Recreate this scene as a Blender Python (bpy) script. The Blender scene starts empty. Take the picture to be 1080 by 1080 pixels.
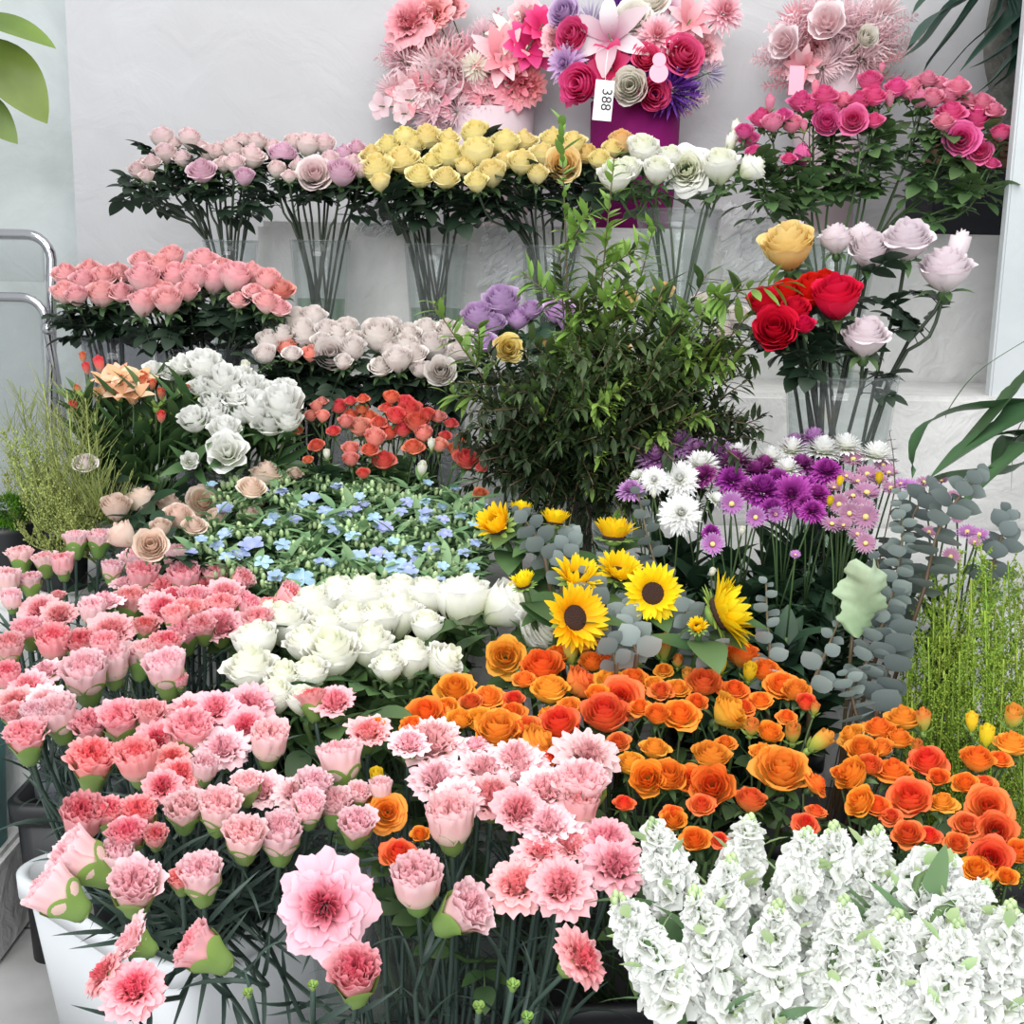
import bpy, bmesh, math, random
from mathutils import Vector, Quaternion, Matrix, noise
PI = math.pi
rnd = random.Random(7)
scene = bpy.context.scene
col = scene.collection

# ------------------------------------------------------------------ camera, world, lights
CAM_H, FOC, PITCH, ROLL = 1.05, 1300.0, math.radians(11.5), math.radians(1.1)
_R = Vector((1, 0, 0)); _U = Vector((0, math.sin(PITCH), math.cos(PITCH))); _D = Vector((0, math.cos(PITCH), -math.sin(PITCH)))
CR = _R * math.cos(ROLL) + _U * math.sin(ROLL)
CU = -_R * math.sin(ROLL) + _U * math.cos(ROLL)
CAM = Vector((0, 0, CAM_H))
cam = bpy.data.cameras.new('camera'); camo = bpy.data.objects.new('camera', cam); col.objects.link(camo)
m3 = Matrix((CR, CU, -_D)).transposed()
camo.matrix_world = Matrix.Translation(CAM) @ m3.to_4x4()
cam.sensor_fit = 'HORIZONTAL'; cam.sensor_width = 36.0; cam.lens = 36.0 * FOC / 1080.0
cam.clip_start = 0.02; cam.clip_end = 60
scene.camera = camo
w = bpy.data.worlds.new('world'); scene.world = w; w.use_nodes = True
w.node_tree.nodes['Background'].inputs[0].default_value = (0.93, 0.97, 1.0, 1)
w.node_tree.nodes['Background'].inputs[1].default_value = 0.72
vs = scene.view_settings
vs.view_transform = 'Standard'; vs.look = 'None'; vs.exposure = 0.13; vs.gamma = 1.0; vs.use_curve_mapping = False
def area(name, loc, target, sx, sy, power, color=(1, 1, 1)):
    l = bpy.data.lights.new(name, 'AREA'); l.shape = 'RECTANGLE'; l.size = sx; l.size_y = sy; l.energy = power; l.color = color
    o = bpy.data.objects.new(name, l); col.objects.link(o); o.location = loc
    o.rotation_euler = (Vector(target) - Vector(loc)).to_track_quat('-Z', 'Y').to_euler()
    return o
area('ceiling_light_panel', (0.1, 0.9, 2.9), (0.1, 1.25, 0), 2.8, 2.2, 54, (1, 0.985, 0.96))
area('front_fill_light', (-0.8, -2.2, 2.3), (0.1, 1.6, 0.6), 2.8, 2.0, 130, (0.97, 0.985, 1.0))  # fill lamp added behind the camera for camera-facing sides, not a known window
scene.cycles.max_bounces = 7; scene.cycles.transparent_max_bounces = 24
scene.cycles.diffuse_bounces = 3; scene.cycles.glossy_bounces = 3; scene.cycles.transmission_bounces = 6
scene.cycles.use_denoising = True

def ray(x, y):
    return _D + CR * ((x - 540) / FOC) - CU * ((y - 540) / FOC)
def atY(x, y, Y):
    d = ray(x, y); return CAM + d * (Y / d.y)
def atZ(x, y, z):
    d = ray(x, y); return CAM + d * ((z - CAM_H) / d.z)
def depth(p):
    return (p - CAM).dot(_D)
def px(p):
    v = p - CAM; k = FOC / v.dot(_D)
    return 540 + v.dot(CR) * k, 540 - v.dot(CU) * k

# ------------------------------------------------------------------ materials
def lin(c):
    out = []
    for v in c[:3]:
        v /= 255.0
        out.append(v / 12.92 if v <= 0.04045 else ((v + 0.055) / 1.055) ** 2.4)
    return (*out, 1.0)
def nt(name):
    m = bpy.data.materials.new(name); m.use_nodes = True
    n = m.node_tree.nodes; b = n['Principled BSDF']
    return m, n, m.node_tree.links, b
def plain(name, c, rough=0.5, metal=0.0, spec=0.5):
    m, n, l, b = nt(name)
    b.inputs['Base Color'].default_value = lin(c); b.inputs['Roughness'].default_value = rough
    b.inputs['Metallic'].default_value = metal; b.inputs['Specular IOR Level'].default_value = spec
    return m
def organic(name, stops, inner=None, inner_amt=0.8, trans=0.3, rough=0.6, vary=0.12, hue=0.012, mottle=0.0, mscale=40.0, spec=0.25):
    """pigment runs along each petal or leaf (uv.y); inner = pigment of the heart petals (uv.x near 0)"""
    m, n, l, b = nt(name)
    uv = n.new('ShaderNodeUVMap'); sp = n.new('ShaderNodeSeparateXYZ'); l.new(uv.outputs[0], sp.inputs[0])
    r = n.new('ShaderNodeValToRGB'); l.new(sp.outputs[1], r.inputs[0])
    e = r.color_ramp.elements
    e[0].position, e[0].color = stops[0][0], lin(stops[0][1]); e[1].position, e[1].color = stops[-1][0], lin(stops[-1][1])
    for p, c in stops[1:-1]:
        q = e.new(p); q.color = lin(c)
    out = r.outputs[0]
    if inner:
        mr = n.new('ShaderNodeMapRange'); mr.inputs[1].default_value = 0.05; mr.inputs[2].default_value = 0.75
        mr.inputs[3].default_value = inner_amt; mr.inputs[4].default_value = 0
        l.new(sp.outputs[0], mr.inputs[0])
        mx = n.new('ShaderNodeMix'); mx.data_type = 'RGBA'; l.new(mr.outputs[0], mx.inputs[0]); l.new(out, mx.inputs[6]); mx.inputs[7].default_value = lin(inner)
        out = mx.outputs[2]
    hs = n.new('ShaderNodeHueSaturation'); oi = n.new('ShaderNodeObjectInfo')
    a = n.new('ShaderNodeMapRange'); a.inputs[3].default_value = 1 - vary; a.inputs[4].default_value = 1 + vary * 0.5; l.new(oi.outputs['Random'], a.inputs[0])
    h = n.new('ShaderNodeMapRange'); h.inputs[3].default_value = 0.5 + hue; h.inputs[4].default_value = 0.5 - hue
    ml = n.new('ShaderNodeMath'); ml.operation = 'MULTIPLY'; ml.inputs[1].default_value = 7.31; l.new(oi.outputs['Random'], ml.inputs[0])
    fr = n.new('ShaderNodeMath'); fr.operation = 'FRACT'; l.new(ml.outputs[0], fr.inputs[0]); l.new(fr.outputs[0], h.inputs[0])
    l.new(a.outputs[0], hs.inputs['Value']); l.new(h.outputs[0], hs.inputs['Hue']); l.new(out, hs.inputs['Color'])
    out = hs.outputs[0]
    if mottle:
        tc = n.new('ShaderNodeTexCoord'); nz = n.new('ShaderNodeTexNoise'); nz.inputs['Scale'].default_value = mscale; nz.inputs['Detail'].default_value = 3
        l.new(tc.outputs['Object'], nz.inputs['Vector'])
        mm = n.new('ShaderNodeMapRange'); mm.inputs[1].default_value = 0.3; mm.inputs[2].default_value = 0.7; mm.inputs[3].default_value = 1 - mottle; mm.inputs[4].default_value = 1 + mottle * 0.5
        l.new(nz.outputs[0], mm.inputs[0])
        h2 = n.new('ShaderNodeHueSaturation'); l.new(mm.outputs[0], h2.inputs['Value']); l.new(out, h2.inputs['Color']); out = h2.outputs[0]
    l.new(out, b.inputs['Base Color']); b.inputs['Roughness'].default_value = rough; b.inputs['Specular IOR Level'].default_value = spec
    if trans:
        t = n.new('ShaderNodeBsdfTranslucent'); l.new(out, t.inputs[0])
        mix = n.new('ShaderNodeMixShader'); mix.inputs[0].default_value = trans
        l.new(b.outputs[0], mix.inputs[1]); l.new(t.outputs[0], mix.inputs[2]); l.new(mix.outputs[0], n['Material Output'].inputs[0])
    return m
def clear(name, tint=(1, 1, 1), refl=1.0, rough=0.03, haze=0.0, hazec=(235, 238, 240)):
    m, n, l, b = nt(name)
    n.remove(b)
    t = n.new('ShaderNodeBsdfTransparent'); t.inputs[0].default_value = (*tint, 1)
    g = n.new('ShaderNodeBsdfGlossy'); g.inputs['Roughness'].default_value = rough
    f = n.new('ShaderNodeLayerWeight'); f.inputs[0].default_value = 0.5
    p = n.new('ShaderNodeMath'); p.operation = 'POWER'; p.inputs[1].default_value = 3.0; l.new(f.outputs['Facing'], p.inputs[0])
    k = n.new('ShaderNodeMath'); k.operation = 'MULTIPLY_ADD'; k.inputs[1].default_value = 0.6 * refl; k.inputs[2].default_value = 0.03 * refl; l.new(p.outputs[0], k.inputs[0])
    mix = n.new('ShaderNodeMixShader'); l.new(k.outputs[0], mix.inputs[0])
    base = t.outputs[0]
    if haze:
        d = n.new('ShaderNodeBsdfDiffuse'); d.inputs[0].default_value = lin(hazec)
        m2 = n.new('ShaderNodeMixShader'); m2.inputs[0].default_value = haze; l.new(t.outputs[0], m2.inputs[1]); l.new(d.outputs[0], m2.inputs[2]); base = m2.outputs[0]
    l.new(base, mix.inputs[1]); l.new(g.outputs[0], mix.inputs[2]); l.new(mix.outputs[0], n['Material Output'].inputs[0])
    return m
def plaster(name, c1, c2, scale=1.6, bump=0.25, bscale=9.0, lo=0.35, hi=0.7, stretch=(1, 1, 1)):
    m, n, l, b = nt(name)
    tc = n.new('ShaderNodeTexCoord'); mp = n.new('ShaderNodeMapping'); mp.inputs['Scale'].default_value = stretch; l.new(tc.outputs['Object'], mp.inputs[0])
    nz = n.new('ShaderNodeTexNoise'); nz.inputs['Scale'].default_value = scale; nz.inputs['Detail'].default_value = 7; nz.inputs['Roughness'].default_value = 0.6; nz.inputs['Distortion'].default_value = 0.6
    l.new(mp.outputs[0], nz.inputs['Vector'])
    r = n.new('ShaderNodeValToRGB'); r.color_ramp.elements[0].position = lo; r.color_ramp.elements[1].position = hi
    r.color_ramp.elements[0].color = lin(c1); r.color_ramp.elements[1].color = lin(c2); l.new(nz.outputs[0], r.inputs[0]); l.new(r.outputs[0], b.inputs['Base Color'])
    n2 = n.new('ShaderNodeTexNoise'); n2.inputs['Scale'].default_value = bscale; n2.inputs['Detail'].default_value = 5; n2.inputs['Distortion'].default_value = 1.2; l.new(mp.outputs[0], n2.inputs['Vector'])
    bp = n.new('ShaderNodeBump'); bp.inputs['Strength'].default_value = bump; bp.inputs['Distance'].default_value = 0.02; l.new(n2.outputs[0], bp.inputs['Height']); l.new(bp.outputs[0], b.inputs['Normal'])
    b.inputs['Roughness'].default_value = 0.75; b.inputs['Specular IOR Level'].default_value = 0.25
    return m
def tiles(name):
    m, n, l, b = nt(name)
    tc = n.new('ShaderNodeTexCoord'); br = n.new('ShaderNodeTexBrick'); br.offset = 0.5; br.inputs['Scale'].default_value = 1.0
    br.inputs['Brick Width'].default_value = 0.6; br.inputs['Row Height'].default_value = 0.6; br.inputs['Mortar Size'].default_value = 0.003
    br.inputs['Color1'].default_value = lin((176, 175, 173)); br.inputs['Color2'].default_value = lin((168, 167, 166)); br.inputs['Mortar'].default_value = lin((70, 70, 72))
    mp = n.new('ShaderNodeMapping'); mp.inputs['Location'].default_value = (0.23, 0.02, 0); l.new(tc.outputs['Object'], mp.inputs[0]); l.new(mp.outputs[0], br.inputs['Vector'])
    nz = n.new('ShaderNodeTexNoise'); nz.inputs['Scale'].default_value = 9; nz.inputs['Detail'].default_value = 6; l.new(tc.outputs['Object'], nz.inputs['Vector'])
    mx = n.new('ShaderNodeMix'); mx.data_type = 'RGBA'; mx.blend_type = 'OVERLAY'; mx.inputs[0].default_value = 0.35; l.new(br.outputs[0], mx.inputs[6]); l.new(nz.outputs[0], mx.inputs[7])
    l.new(mx.outputs[2], b.inputs['Base Color']); b.inputs['Roughness'].default_value = 0.45
    return m

M = {}
# petals: name -> (base, mid, tip), heart
def P(key, base, mid, tip, inner=None, **k):
    M[key] = organic('petal_' + key, [(0.0, base), (0.55, mid), (1.0, tip)], inner, **k)
P('carn_pale', (253, 222, 206), (252, 208, 208), (253, 222, 226), (247, 174, 182), inner_amt=0.65)
P('carn_mid', (252, 206, 192), (250, 182, 186), (252, 202, 206), (246, 138, 148), inner_amt=0.75)
P('carn_coral', (252, 200, 186), (249, 164, 166), (250, 190, 192), (240, 96, 110), inner_amt=0.85)
P('white', (232, 240, 194), (252, 251, 238), (255, 254, 250), (248, 250, 224), vary=0.03, hue=0.004)
P('lizwhite', (232, 238, 212), (242, 242, 236), (246, 246, 243), vary=0.04, hue=0.004)
P('carn_rosy', (249, 190, 190), (247, 178, 190), (249, 204, 214), (238, 104, 126), inner_amt=0.85)
P('stockwhite', (214, 225, 180), (239, 241, 234), (244, 245, 243), vary=0.02, hue=0.003, trans=0.35)
P('orange', (252, 200, 90), (252, 162, 62), (252, 148, 56), (248, 108, 36), inner_amt=0.7, vary=0.10, hue=0.014)
P('orangeyellow', (250, 214, 96), (252, 188, 72), (252, 170, 66), (250, 150, 48), inner_amt=0.6, hue=0.014)
P('orangered', (252, 184, 90), (250, 142, 74), (250, 126, 74), (240, 78, 46), inner_amt=0.9, hue=0.01)
P('yellowbud', (226, 220, 70), (250, 222, 50), (252, 216, 60))
P('budgreen', (170, 196, 90), (214, 196, 90), (246, 150, 70))
P('creampink', (252, 246, 232), (251, 240, 233), (249, 231, 230), (246, 212, 216), inner_amt=0.6, vary=0.05, hue=0.012)
P('mauve', (246, 228, 220), (238, 202, 216), (242, 212, 226), (230, 178, 200), inner_amt=0.5, vary=0.06)
P('yellow', (252, 246, 194), (253, 241, 180), (254, 244, 194), (252, 228, 138), inner_amt=0.6, vary=0.04, hue=0.006)
P('peach', (250, 236, 170), (252, 228, 166), (252, 230, 176), (250, 210, 130))
P('rosepink', (253, 238, 226), (252, 214, 212), (251, 200, 204), (249, 184, 188), vary=0.06)
P('greyrose', (246, 239, 230), (244, 236, 231), (245, 238, 234), (234, 220, 215), inner_amt=0.5, vary=0.05)
P('coral', (252, 212, 190), (250, 178, 162), (250, 176, 164))
P('hotpink', (250, 190, 216), (241, 104, 168), (244, 132, 184), (228, 54, 136), inner_amt=0.7, hue=0.010)
P('softpink', (251, 212, 216), (246, 156, 186), (247, 176, 198), (240, 124, 164), inner_amt=0.6, hue=0.010)
P('artcoral', (240, 120, 132), (243, 142, 152), (248, 176, 182), (232, 88, 106), inner_amt=0.6, vary=0.1)
P('arthydrangea', (246, 156, 162), (248, 172, 178), (250, 198, 202), (240, 120, 130), inner_amt=0.6, vary=0.08)
P('lavender', (242, 234, 232), (236, 224, 228), (240, 230, 234), (226, 208, 216), inner_amt=0.4, vary=0.04)
P('red', (190, 14, 36), (222, 20, 48), (232, 34, 60), (206, 10, 36), trans=0.2, vary=0.05)
P('lilac', (226, 198, 228), (214, 176, 220), (228, 202, 234), (196, 150, 206), inner_amt=0.5)
P('beige', (250, 238, 220), (249, 231, 214), (247, 226, 212), (244, 214, 198), inner_amt=0.5)
P('sprayred', (252, 230, 200), (244, 152, 126), (241, 128, 108), (230, 84, 66), inner_amt=0.7, hue=0.02)
P('blue', (196, 210, 238), (172, 196, 238), (200, 216, 246), vary=0.12, hue=0.04)
P('sunflower', (250, 190, 16), (253, 216, 24), (253, 224, 40), trans=0.35, vary=0.05)
P('alstro', (251, 234, 196), (249, 216, 182), (248, 206, 178), (244, 178, 136))
P('mumwhite', (240, 244, 210), (252, 252, 248), (255, 255, 255), vary=0.02)
P('mumpurple', (150, 48, 140), (166, 52, 156), (188, 84, 180), (140, 30, 128), inner_amt=0.5, trans=0.2, vary=0.2)
P('mumdark', (126, 40, 112), (140, 48, 124), (166, 80, 152), trans=0.15, vary=0.15)
P('mumlilac', (196, 136, 196), (200, 142, 202), (222, 182, 226), (180, 104, 176), inner_amt=0.5, vary=0.14)
P('mumpink', (190, 146, 172), (184, 138, 168), (212, 182, 200), (180, 122, 156), inner_amt=0.5, vary=0.14)
P('gold', (246, 216, 120), (248, 222, 136), (250, 230, 160))
P('artpink', (246, 178, 186), (248, 200, 208), (250, 222, 226), (240, 140, 156), inner_amt=0.6, vary=0.08)
P('artmagenta', (226, 44, 110), (236, 66, 130), (240, 104, 158), vary=0.1)
P('artpurple', (96, 46, 140), (118, 58, 166), (150, 92, 188), vary=0.1)
P('artgrey', (176, 168, 194), (194, 186, 210), (222, 216, 230), vary=0.1)
P('artcream', (250, 242, 226), (252, 247, 236), (253, 249, 241), vary=0.03)
P('lily', (200, 110, 150), (250, 240, 244), (255, 252, 252), (190, 80, 130), inner_amt=0.3)
P('blush', (248, 214, 220), (250, 228, 232), (251, 236, 238), (246, 202, 208), inner_amt=0.4, vary=0.05)
def G(key, a, b, **k):
    M[key] = organic('leaf_' + key, [(0.0, a), (1.0, b)], **{**dict(trans=0.22, rough=0.45, vary=0.22, hue=0.012, spec=0.4), **k})
G('roseleaf', (34, 58, 42), (56, 84, 58))
G('midleaf', (58, 88, 54), (88, 120, 72))
G('darkleaf', (30, 46, 34), (46, 66, 48))
G('greenleaf', (60, 88, 54), (90, 120, 70))
G('lightleaf', (124, 158, 76), (160, 190, 100))
G('calyx', (124, 150, 88), (142, 176, 88), trans=0.2, vary=0.12)
G('carnstem', (46, 62, 56), (62, 82, 72), trans=0.05)
G('stem', (56, 78, 48), (84, 110, 60), trans=0.05)
G('darkstem', (46, 52, 42), (58, 72, 52), trans=0.05)
G('woody', (84, 66, 50), (96, 84, 60), trans=0.0)
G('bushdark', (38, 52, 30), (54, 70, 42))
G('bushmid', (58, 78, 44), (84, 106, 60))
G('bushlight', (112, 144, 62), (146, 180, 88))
G('eucalyptus', (140, 154, 150), (182, 194, 190), trans=0.12, hue=0.008)
G('eucadark', (114, 126, 124), (152, 164, 162), trans=0.1)
G('tweedleaf', (104, 142, 100), (142, 176, 126))
G('tweedbud', (166, 196, 130), (200, 220, 170))
G('filler', (112, 146, 46), (156, 182, 66), hue=0.02)
G('jagged', (150, 176, 134), (186, 204, 172), trans=0.2, mottle=.12, mscale=60)
G('fluff', (150, 164, 84), (186, 198, 122))
G('moss', (70, 128, 30), (110, 168, 50))
G('strap', (58, 90, 60), (88, 122, 82), rough=0.35)
G('palmleaf', (34, 58, 50), (60, 90, 74), rough=0.35)
G('broadleaf', (84, 106, 44), (112, 134, 60), rough=0.35, mottle=0.25, mscale=14)
M['disc'] = plain('sunflower_disc', (52, 30, 22), 0.9)
M['glass'] = clear('clear_glass', (0.93, 0.95, 0.945), 0.9, 0.04, 0.03)
M['darkglass'] = clear('smoky_clear_plastic', (0.84, 0.85, 0.86), 0.8, 0.08, 0.10, (120, 122, 126))
M['water'] = clear('water', (0.70, 0.80, 0.70), 0.5, 0.0)
M['film'] = clear('crumpled_film', (0.98, 0.98, 0.98), 0.8, 0.2, 0.4, (244, 245, 246))
M['acrylic'] = clear('clear_acrylic', (0.86, 0.87, 0.87), 1.2, 0.06, 0.10, (200, 202, 204))
M['chrome'] = plain('chrome', (190, 190, 194), 0.12, 1.0)
M['whiteplastic'] = plain('white_plastic', (222, 225, 228), 0.4)
M['blackplastic'] = plain('black_plastic', (30, 30, 33), 0.45)
M['greyplastic'] = plain('grey_plastic', (70, 74, 80), 0.5)
M['teal'] = plain('teal_plastic', (34, 130, 128), 0.5)
M['blackcard'] = plain('black_card', (38, 38, 46), 0.6)
M['carton'] = plain('brown_card', (122, 92, 72), 0.8)
M['ink'] = plain('ink', (40, 38, 42), 0.7)
M['paper'] = plain('paper', (240, 240, 240), 0.8)
M['pinktag'] = plain('pink_paper', (248, 178, 196), 0.7)
M['magentapot'] = plaster('magenta_pot', (120, 14, 92), (150, 24, 116), 5, 0.05)
M['pinkpot'] = plaster('pale_pink_pot', (208, 188, 194), (218, 200, 205), 4, 0.03)
M['soil'] = plain('soil', (60, 48, 40), 0.95)
M['trunk'] = plaster('trunk', (112, 112, 106), (150, 150, 142), 14, 0.8, 30)

# ------------------------------------------------------------------ mesh helpers
class MB:
    def __init__(s): s.v = []; s.f = []; s.uv = []; s.mi = []
    def grid(s, fn, nu, nv, mi=0, uvfn=None, wrap=False):
        b = len(s.v)
        for j in range(nv + 1):
            for i in range(nu + 1):
                u, v = i / nu, j / nv
                s.v.append(fn(u, v)); s.uv.append(uvfn(u, v) if uvfn else (u, v))
        for j in range(nv):
            for i in range(nu):
                a = b + j * (nu + 1) + i
                s.f.append((a, a + 1, a + nu + 2, a + nu + 1)); s.mi.append(mi)
    def tube(s, pts, rad, n=6, mi=0, u=0.5, cap=True):
        pts = [Vector(p) for p in pts]; b = len(s.v); k = len(pts)
        rr = rad if isinstance(rad, (list, tuple)) else [rad] * k
        up = None
        for j, p in enumerate(pts):
            d = (pts[min(j + 1, k - 1)] - pts[max(j - 1, 0)]).normalized()
            if up is None:
                up = d.orthogonal().normalized()
            up = (up - d * up.dot(d)).normalized(); sd = d.cross(up)
            for i in range(n):
                a = 2 * PI * i / n
                s.v.append(p + (up * math.cos(a) + sd * math.sin(a)) * rr[j]); s.uv.append((u, j / (k - 1)))
        for j in range(k - 1):
            for i in range(n):
                s.f.append((b + j * n + i, b + j * n + (i + 1) % n, b + (j + 1) * n + (i + 1) % n, b + (j + 1) * n + i)); s.mi.append(mi)
        if cap:
            s.f.append(tuple(range(b + n - 1, b - 1, -1))); s.mi.append(mi)
            s.f.append(tuple(b + (k - 1) * n + i for i in range(n))); s.mi.append(mi)
    def lathe(s, prof, n=24, mi=0, lobes=None):
        b = len(s.v); k = len(prof)
        for j, (r, z) in enumerate(prof):
            for i in range(n):
                a = 2 * PI * i / n
                dz = lobes(j / (k - 1), a) if lobes else 0
                s.v.append(Vector((r * math.cos(a), r * math.sin(a), z + dz))); s.uv.append((0.5, j / (k - 1)))
        for j in range(k - 1):
            for i in range(n):
                s.f.append((b + j * n + i, b + j * n + (i + 1) % n, b + (j + 1) * n + (i + 1) % n, b + (j + 1) * n + i)); s.mi.append(mi)
    def box(s, lo, hi, mi=0):
        x0, y0, z0 = lo; x1, y1, z1 = hi; b = len(s.v)
        for z in (z0, z1):
            for x, y in ((x0, y0), (x1, y0), (x1, y1), (x0, y1)):
                s.v.append(Vector((x, y, z))); s.uv.append((0.5, 0.5))
        for f in ((3, 2, 1, 0), (4, 5, 6, 7), (0, 1, 5, 4), (1, 2, 6, 5), (2, 3, 7, 6), (3, 0, 4, 7)):
            s.f.append(tuple(b + i for i in f)); s.mi.append(mi)
    def ball(s, c, r, n=8, m=5, mi=0, sq=(1, 1, 1)):
        c = Vector(c); b = len(s.v)
        for j in range(m + 1):
            t = PI * j / m
            for i in range(n):
                a = 2 * PI * i / n
                s.v.append(c + Vector((r * sq[0] * math.sin(t) * math.cos(a), r * sq[1] * math.sin(t) * math.sin(a), -r * sq[2] * math.cos(t)))); s.uv.append((0.5, j / m))
        for j in range(m):
            for i in range(n):
                s.f.append((b + j * n + i, b + j * n + (i + 1) % n, b + (j + 1) * n + (i + 1) % n, b + (j + 1) * n + i)); s.mi.append(mi)
    def leaf(s, o, d, nrm, L, W, bend=0.3, fold=0.15, nv=5, nu=2, shape=0.9, u=0.5, mi=0, wave=0.0, ph=0.0):
        o = Vector(o); d = Vector(d).normalized(); nrm = Vector(nrm); nrm = (nrm - d * nrm.dot(d))
        nrm = nrm.normalized() if nrm.length > 1e-5 else d.orthogonal().normalized()
        sd = d.cross(nrm)
        def fn(a, t):
            sx = a * 2 - 1
            wd = W * 0.5 * (math.sin(PI * min(1, t ** shape)) ** 0.8 if 0 < t < 1 else 0.02)
            ang = bend * t
            along = d * (L * math.sin(ang) / bend if abs(bend) > 1e-3 else L * t) - nrm * (L * (1 - math.cos(ang)) / bend if abs(bend) > 1e-3 else 0)
            nn = nrm * math.cos(ang) + d * math.sin(ang)
            return o + along + sd * (sx * wd) + nn * (abs(sx) * wd * fold + wave * W * math.sin(7 * t + ph) * sx)
        s.grid(fn, nu, nv, mi, uvfn=lambda a, t: (u, t))
    def mesh(s, name, mats, smooth=True):
        me = bpy.data.meshes.new(name)
        me.from_pydata([tuple(v) for v in s.v], [], s.f)
        for m in (mats if isinstance(mats, (list, tuple)) else [mats]): me.materials.append(m)
        ul = me.uv_layers.new(name='UVMap')
        vi = [0] * len(me.loops); me.loops.foreach_get('vertex_index', vi)
        fl = []
        for i in vi: fl.extend(s.uv[i])
        ul.data.foreach_set('uv', fl)
        me.polygons.foreach_set('material_index', s.mi)
        me.polygons.foreach_set('use_smooth', [smooth] * len(s.f))
        me.update()
        return me
def obj(name, me, parent=None, loc=(0, 0, 0), rot=None, sc=1.0):
    o = bpy.data.objects.new(name, me); col.objects.link(o)
    o.location = loc
    if rot is not None:
        o.rotation_mode = 'QUATERNION'; o.rotation_quaternion = rot
    o.scale = sc if isinstance(sc, (tuple, list)) else (sc, sc, sc)
    if parent: o.parent = parent
    return o
def thing(name, label, cat, loc, group=None):
    o = obj(name, None, None, loc); o.empty_display_size = 0.02
    o['label'] = label; o['category'] = cat
    if group: o['group'] = group
    return o
def tag(o, label, cat, group=None):
    o['label'] = label; o['category'] = cat
    if group: o['group'] = group
    return o
def struct(name, me, loc=(0, 0, 0)):
    o = obj(name, me, None, loc); o['kind'] = 'structure'; return o
def zrot(axis, spin=0.0):
    return Vector(axis).normalized().to_track_quat('Z', 'Y') @ Quaternion((0, 0, 1), spin)
def bevel_box(name, lo, hi, mat, bev=0.004, smooth=False):
    b = MB(); b.box(lo, hi); me = b.mesh(name, mat, smooth)
    bm = bmesh.new(); bm.from_mesh(me); bmesh.ops.bevel(bm, geom=bm.edges[:], offset=bev, segments=2, affect='EDGES'); bm.to_mesh(me); bm.free()
    return me
def catmull(pts, n):
    pts = [Vector(p) for p in pts]; q = [pts[0] * 2 - pts[1]] + pts + [pts[-1] * 2 - pts[-2]]
    out = []; segs = len(pts) - 1
    for k in range(n + 1):
        t = k / n * segs; i = min(int(t), segs - 1); f = t - i
        a, b, c, d = q[i], q[i + 1], q[i + 2], q[i + 3]
        out.append(0.5 * ((2 * b) + (c - a) * f + (2 * a - 5 * b + 4 * c - d) * f * f + (3 * b - a - 3 * c + d) * f ** 3))
    return out

# ------------------------------------------------------------------ blossoms (all about 1 unit wide, axis +Z, foot at the origin)
def sstep(x): x = max(0, min(1, x)); return x * x * (3 - 2 * x)
def cup(mb, az, half, prof, nu, nv, edge=0.25, frill=0.0, ff=3.0, ph=0.0, saw=0.0, ucode=0.5, curl=0.0, base=0.35, off=(0, 0)):
    def fn(u, t):
        s = u * 2 - 1
        top = 1 - edge * s * s - (saw if (int(round(u * nu)) % 2) else 0)
        tt = t * top
        r, z = prof(tt)
        wd = half * (base + (1 - base) * min(1, tt * 1.7))
        k = max(0, (t - 0.45) / 0.55) ** 1.4
        r += frill * k * math.sin(ff * PI * s + ph) + curl * s * s * t
        z += frill * 0.5 * k * math.cos(ff * PI * s * 1.3 + ph * 2)
        a = az + s * wd
        return Vector((r * math.cos(a) + off[0] * t, r * math.sin(a) + off[1] * t, z))
    mb.grid(fn, nu, nv, uvfn=lambda u, t: (ucode, t))
def normal_size(mb, width=1.0):
    r = sorted(math.hypot(v.x, v.y) for v in mb.v); m = r[int(len(r) * 0.985)]
    z0 = min(v.z for v in mb.v); k = width * 0.5 / m
    mb.v = [Vector((v.x * k, v.y * k, (v.z - z0) * k)) for v in mb.v]
def rose_mb(seed, op=0.5, layers=6, tall=0.85, nu=6, nv=6, wav=0.02, per=(2, 3, 3, 4, 4, 5)):
    g = random.Random(seed); mb = MB(); az = 0
    for k in range(layers):
        f = k / (layers - 1); n = per[min(k, len(per) - 1)]
        Rm = 0.07 + 0.30 * f + 0.13 * op * f; zt = tall * (0.98 - (0.14 + 0.30 * op) * f ** 1.3)
        for i in range(n):
            a = az + 2 * PI * i / n + g.uniform(-.15, .15)
            rj, zj, rl = g.uniform(.93, 1.07), g.uniform(.94, 1.05), g.uniform(.7, 1.3)
            def prof(t, Rm=Rm, zt=zt, f=f, rj=rj, zj=zj, rl=rl):
                r = 0.05 + Rm * rj * (math.sin(min(1, t * 1.3) * PI / 2)) ** 0.75
                z = zt * zj * t ** 0.85
                if f > 0.25 and t > 0.62:
                    q = (t - .62) / .38; r += (0.05 + 0.10 * op) * f * rl * q * q; z -= (0.05 + 0.10 * op) * f * rl * q ** 3
                return r, z
            cup(mb, a, (PI / n) * (1.35 if k else 1.15), prof, nu, nv, edge=0.16 + .1 * g.random(), frill=wav * g.uniform(.4, 1.6), ff=g.uniform(1, 2.4), ph=g.uniform(0, 6), ucode=f, curl=-0.03 * f)
        az += 1.1
    normal_size(mb); return mb
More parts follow.
